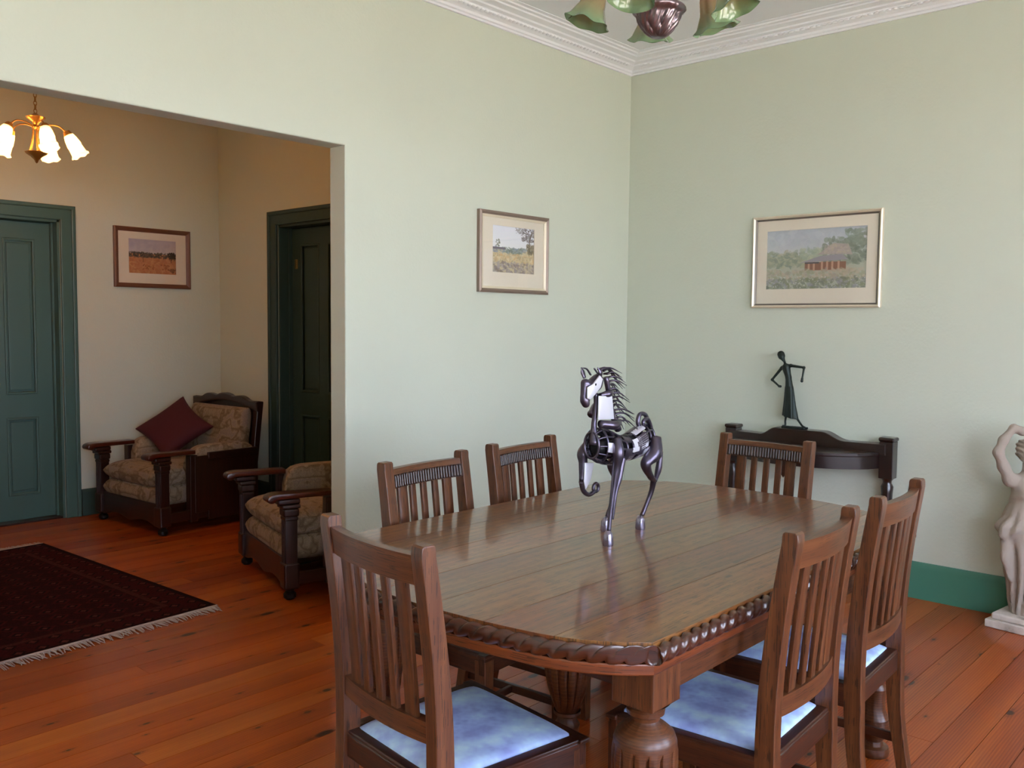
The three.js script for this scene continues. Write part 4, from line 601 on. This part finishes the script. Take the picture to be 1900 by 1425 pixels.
{
  const cx = 2.444, cz = -1.614, c = thing('chandelier', 'dark metal chandelier with green and amber glass bell shades over the dining table', 'chandelier', [cx, 2.36, cz]);
  const bw = new THREE.LatheGeometry(fine([[0, 0.012], [0.014, 0.012], [0.026, 0.016], [0.038, 0.026], [0.05, 0.042], [0.061, 0.06], [0.069, 0.08], [0.079, 0.088], [0.084, 0.096], [0.08, 0.104], [0.062, 0.108], [0.056, 0.125], [0.036, 0.14], [0.018, 0.19], [0.012, 0.24]]), 144), q = bw.attributes.position;
  for (let i = 0; i < q.count; i++) { const y = q.getY(i), a = Math.atan2(q.getZ(i), q.getX(i)), m = cl((0.1 - y) * 30) * cl(y * 60), f = 1 + m * (0.15 * Math.pow(Math.abs(Math.sin(a * 4 + 0.4 * Math.sin(y * 90))), 0.7) + 0.05 * Math.cos(a * 24 + y * 160) - 0.1); q.setX(i, q.getX(i) * f); q.setZ(i, q.getZ(i) * f); }
  bw.computeVertexNormals(); mesh('bowl', bw, M.pewter, c);
  mesh('stem', merge([new THREE.CylinderGeometry(0.009, 0.009, 0.56, 14).translate(0, 0.5, 0), lathe([[0, 0.86], [0.02, 0.845], [0.05, 0.84], [0.062, 0.85], [0.064, 0.865], [0, 0.865]], 28), new THREE.SphereGeometry(0.022, 18, 12).translate(0, 0.3, 0)]), M.pewter, c);
  const glassM = phy({ vertexColors: true, color: 0xffffff, transmission: 0.35, thickness: 0, roughness: 0.22, clearcoat: 0.8, clearcoatRoughness: 0.08 });
  const shade = bellShade(0.028, 0.074, 0.12, 0.0035);
  for (let k = 0; k < 5; k++) {
    const th = THREE.MathUtils.degToRad([2, 64, 113, 211, 283][k]), dx = 0.74 * Math.cos(th) + 0.673 * Math.sin(th), dz = -0.673 * Math.cos(th) + 0.74 * Math.sin(th), rr = [0.20, 0.205, 0.215, 0.19, 0.205][k];
    const arm = mesh('arm', taper([[dx * 0.05, 0.145, dz * 0.05], [dx * 0.10, 0.21, dz * 0.10], [dx * 0.16, 0.225, dz * 0.16], [dx * (rr - 0.02), 0.19, dz * (rr - 0.02)]], [0.008, 0.007, 0.007, 0.009], 24, 10), M.pewter, c);
    const m = mesh('glass_shade', shade, glassM, c); m.position.set(dx * (rr - 0.015), 0.185, dz * (rr - 0.015)); m.rotation.set(0, Math.atan2(dx, dz), 0); m.rotateX(-0.32);
    const cup = mesh('shade_cup', lathe([[0.012, 0.02], [0.026, 0.012], [0.032, -0.004], [0.03, -0.016]], 20), M.pewter, m);
  }
}
// ---------------------------------------------------------------- lit pendant in the hall
{
  const p = thing('pendant_lamp', 'lit brass pendant lamp with flared glass shades hanging in the hall', 'lamp', [1.945, 2.335, -5.3]);
  mesh('finial', lathe([[0, -0.01], [0.006, -0.005], [0.012, 0.01], [0.03, 0.028], [0.052, 0.042], [0.058, 0.05], [0.05, 0.054], [0.02, 0.056], [0, 0.056]], 30), M.brass, p);
  const bars = []; for (let k = 0; k < 5; k++) { const a = k * 1.2566 + 0.5; bars.push(taper([[0.036 * Math.cos(a), 0.05, 0.036 * Math.sin(a)], [0.022 * Math.cos(a), 0.11, 0.022 * Math.sin(a)], [0.014 * Math.cos(a), 0.18, 0.014 * Math.sin(a)]], [0.0035, 0.0035, 0.0035], 10, 6)); }
  mesh('stem', merge([...bars, lathe([[0.0, 0.17], [0.016, 0.172], [0.02, 0.185], [0.012, 0.2], [0.018, 0.215], [0.045, 0.232], [0.05, 0.24], [0.02, 0.25], [0.008, 0.262], [0, 0.263]], 28)]), M.brass, p);
  const links = []; for (let k = 0; k < 21; k++) links.push(new THREE.TorusGeometry(0.0105, 0.0028, 6, 14).scale(0.75, 1.25, 1).rotateY(k % 2 ? Math.PI / 2 : 0).translate(0, 0.272 + k * 0.0215, 0));
  mesh('chain', merge(links), M.brass, p); mesh('ceiling_rose', lathe([[0.01, 0.72], [0.018, 0.725], [0.05, 0.86], [0.055, 0.889], [0, 0.889]], 24), M.brass, p);
  const lit = phy({ color: 0xfff1cf, emissive: new THREE.Color(1, 0.72, 0.34), emissiveIntensity: 0.75, roughness: 0.35, transmission: 0.4, thickness: 0 });
  const bulbM = std({ color: 0xffffff, emissive: new THREE.Color(1, 0.85, 0.6), emissiveIntensity: 3 });
  const shade = bellShade(0.026, 0.05, 0.125, 0.004, 36); shade.deleteAttribute('color');
  for (let k = 0; k < 5; k++) {
    const th = THREE.MathUtils.degToRad(64 + 72 * k), dx = 0.74 * Math.cos(th) + 0.673 * Math.sin(th), dz = -0.673 * Math.cos(th) + 0.74 * Math.sin(th);
    mesh('arm', taper([[dx * 0.012, 0.19, dz * 0.012], [dx * 0.07, 0.205, dz * 0.07], [dx * 0.115, 0.2, dz * 0.115], [dx * 0.155, 0.165, dz * 0.155]], [0.004, 0.004, 0.004, 0.005], 22, 8), M.brass, p);
    const m = mesh('lamp_shade', shade, lit, p); m.position.set(dx * 0.158, 0.16, dz * 0.158); m.rotation.set(0, Math.atan2(dx, dz), 0); m.rotateX(-0.5);
    mesh('shade_cup', lathe([[0.005, 0.024], [0.018, 0.02], [0.024, 0.0], [0.021, -0.006]], 16), M.brass, m);
    const b = mesh('bulb', new THREE.SphereGeometry(0.022, 14, 10).scale(1, 1.3, 1).translate(0, -0.06, 0), bulbM, m);
    const L = new THREE.PointLight(0xffa050, 0.10); L.position.set(0, -0.06, 0); L.castShadow = true; L.name = 'lamp_glow'; m.add(L);
  }
}
renderer.render(scene, camera);
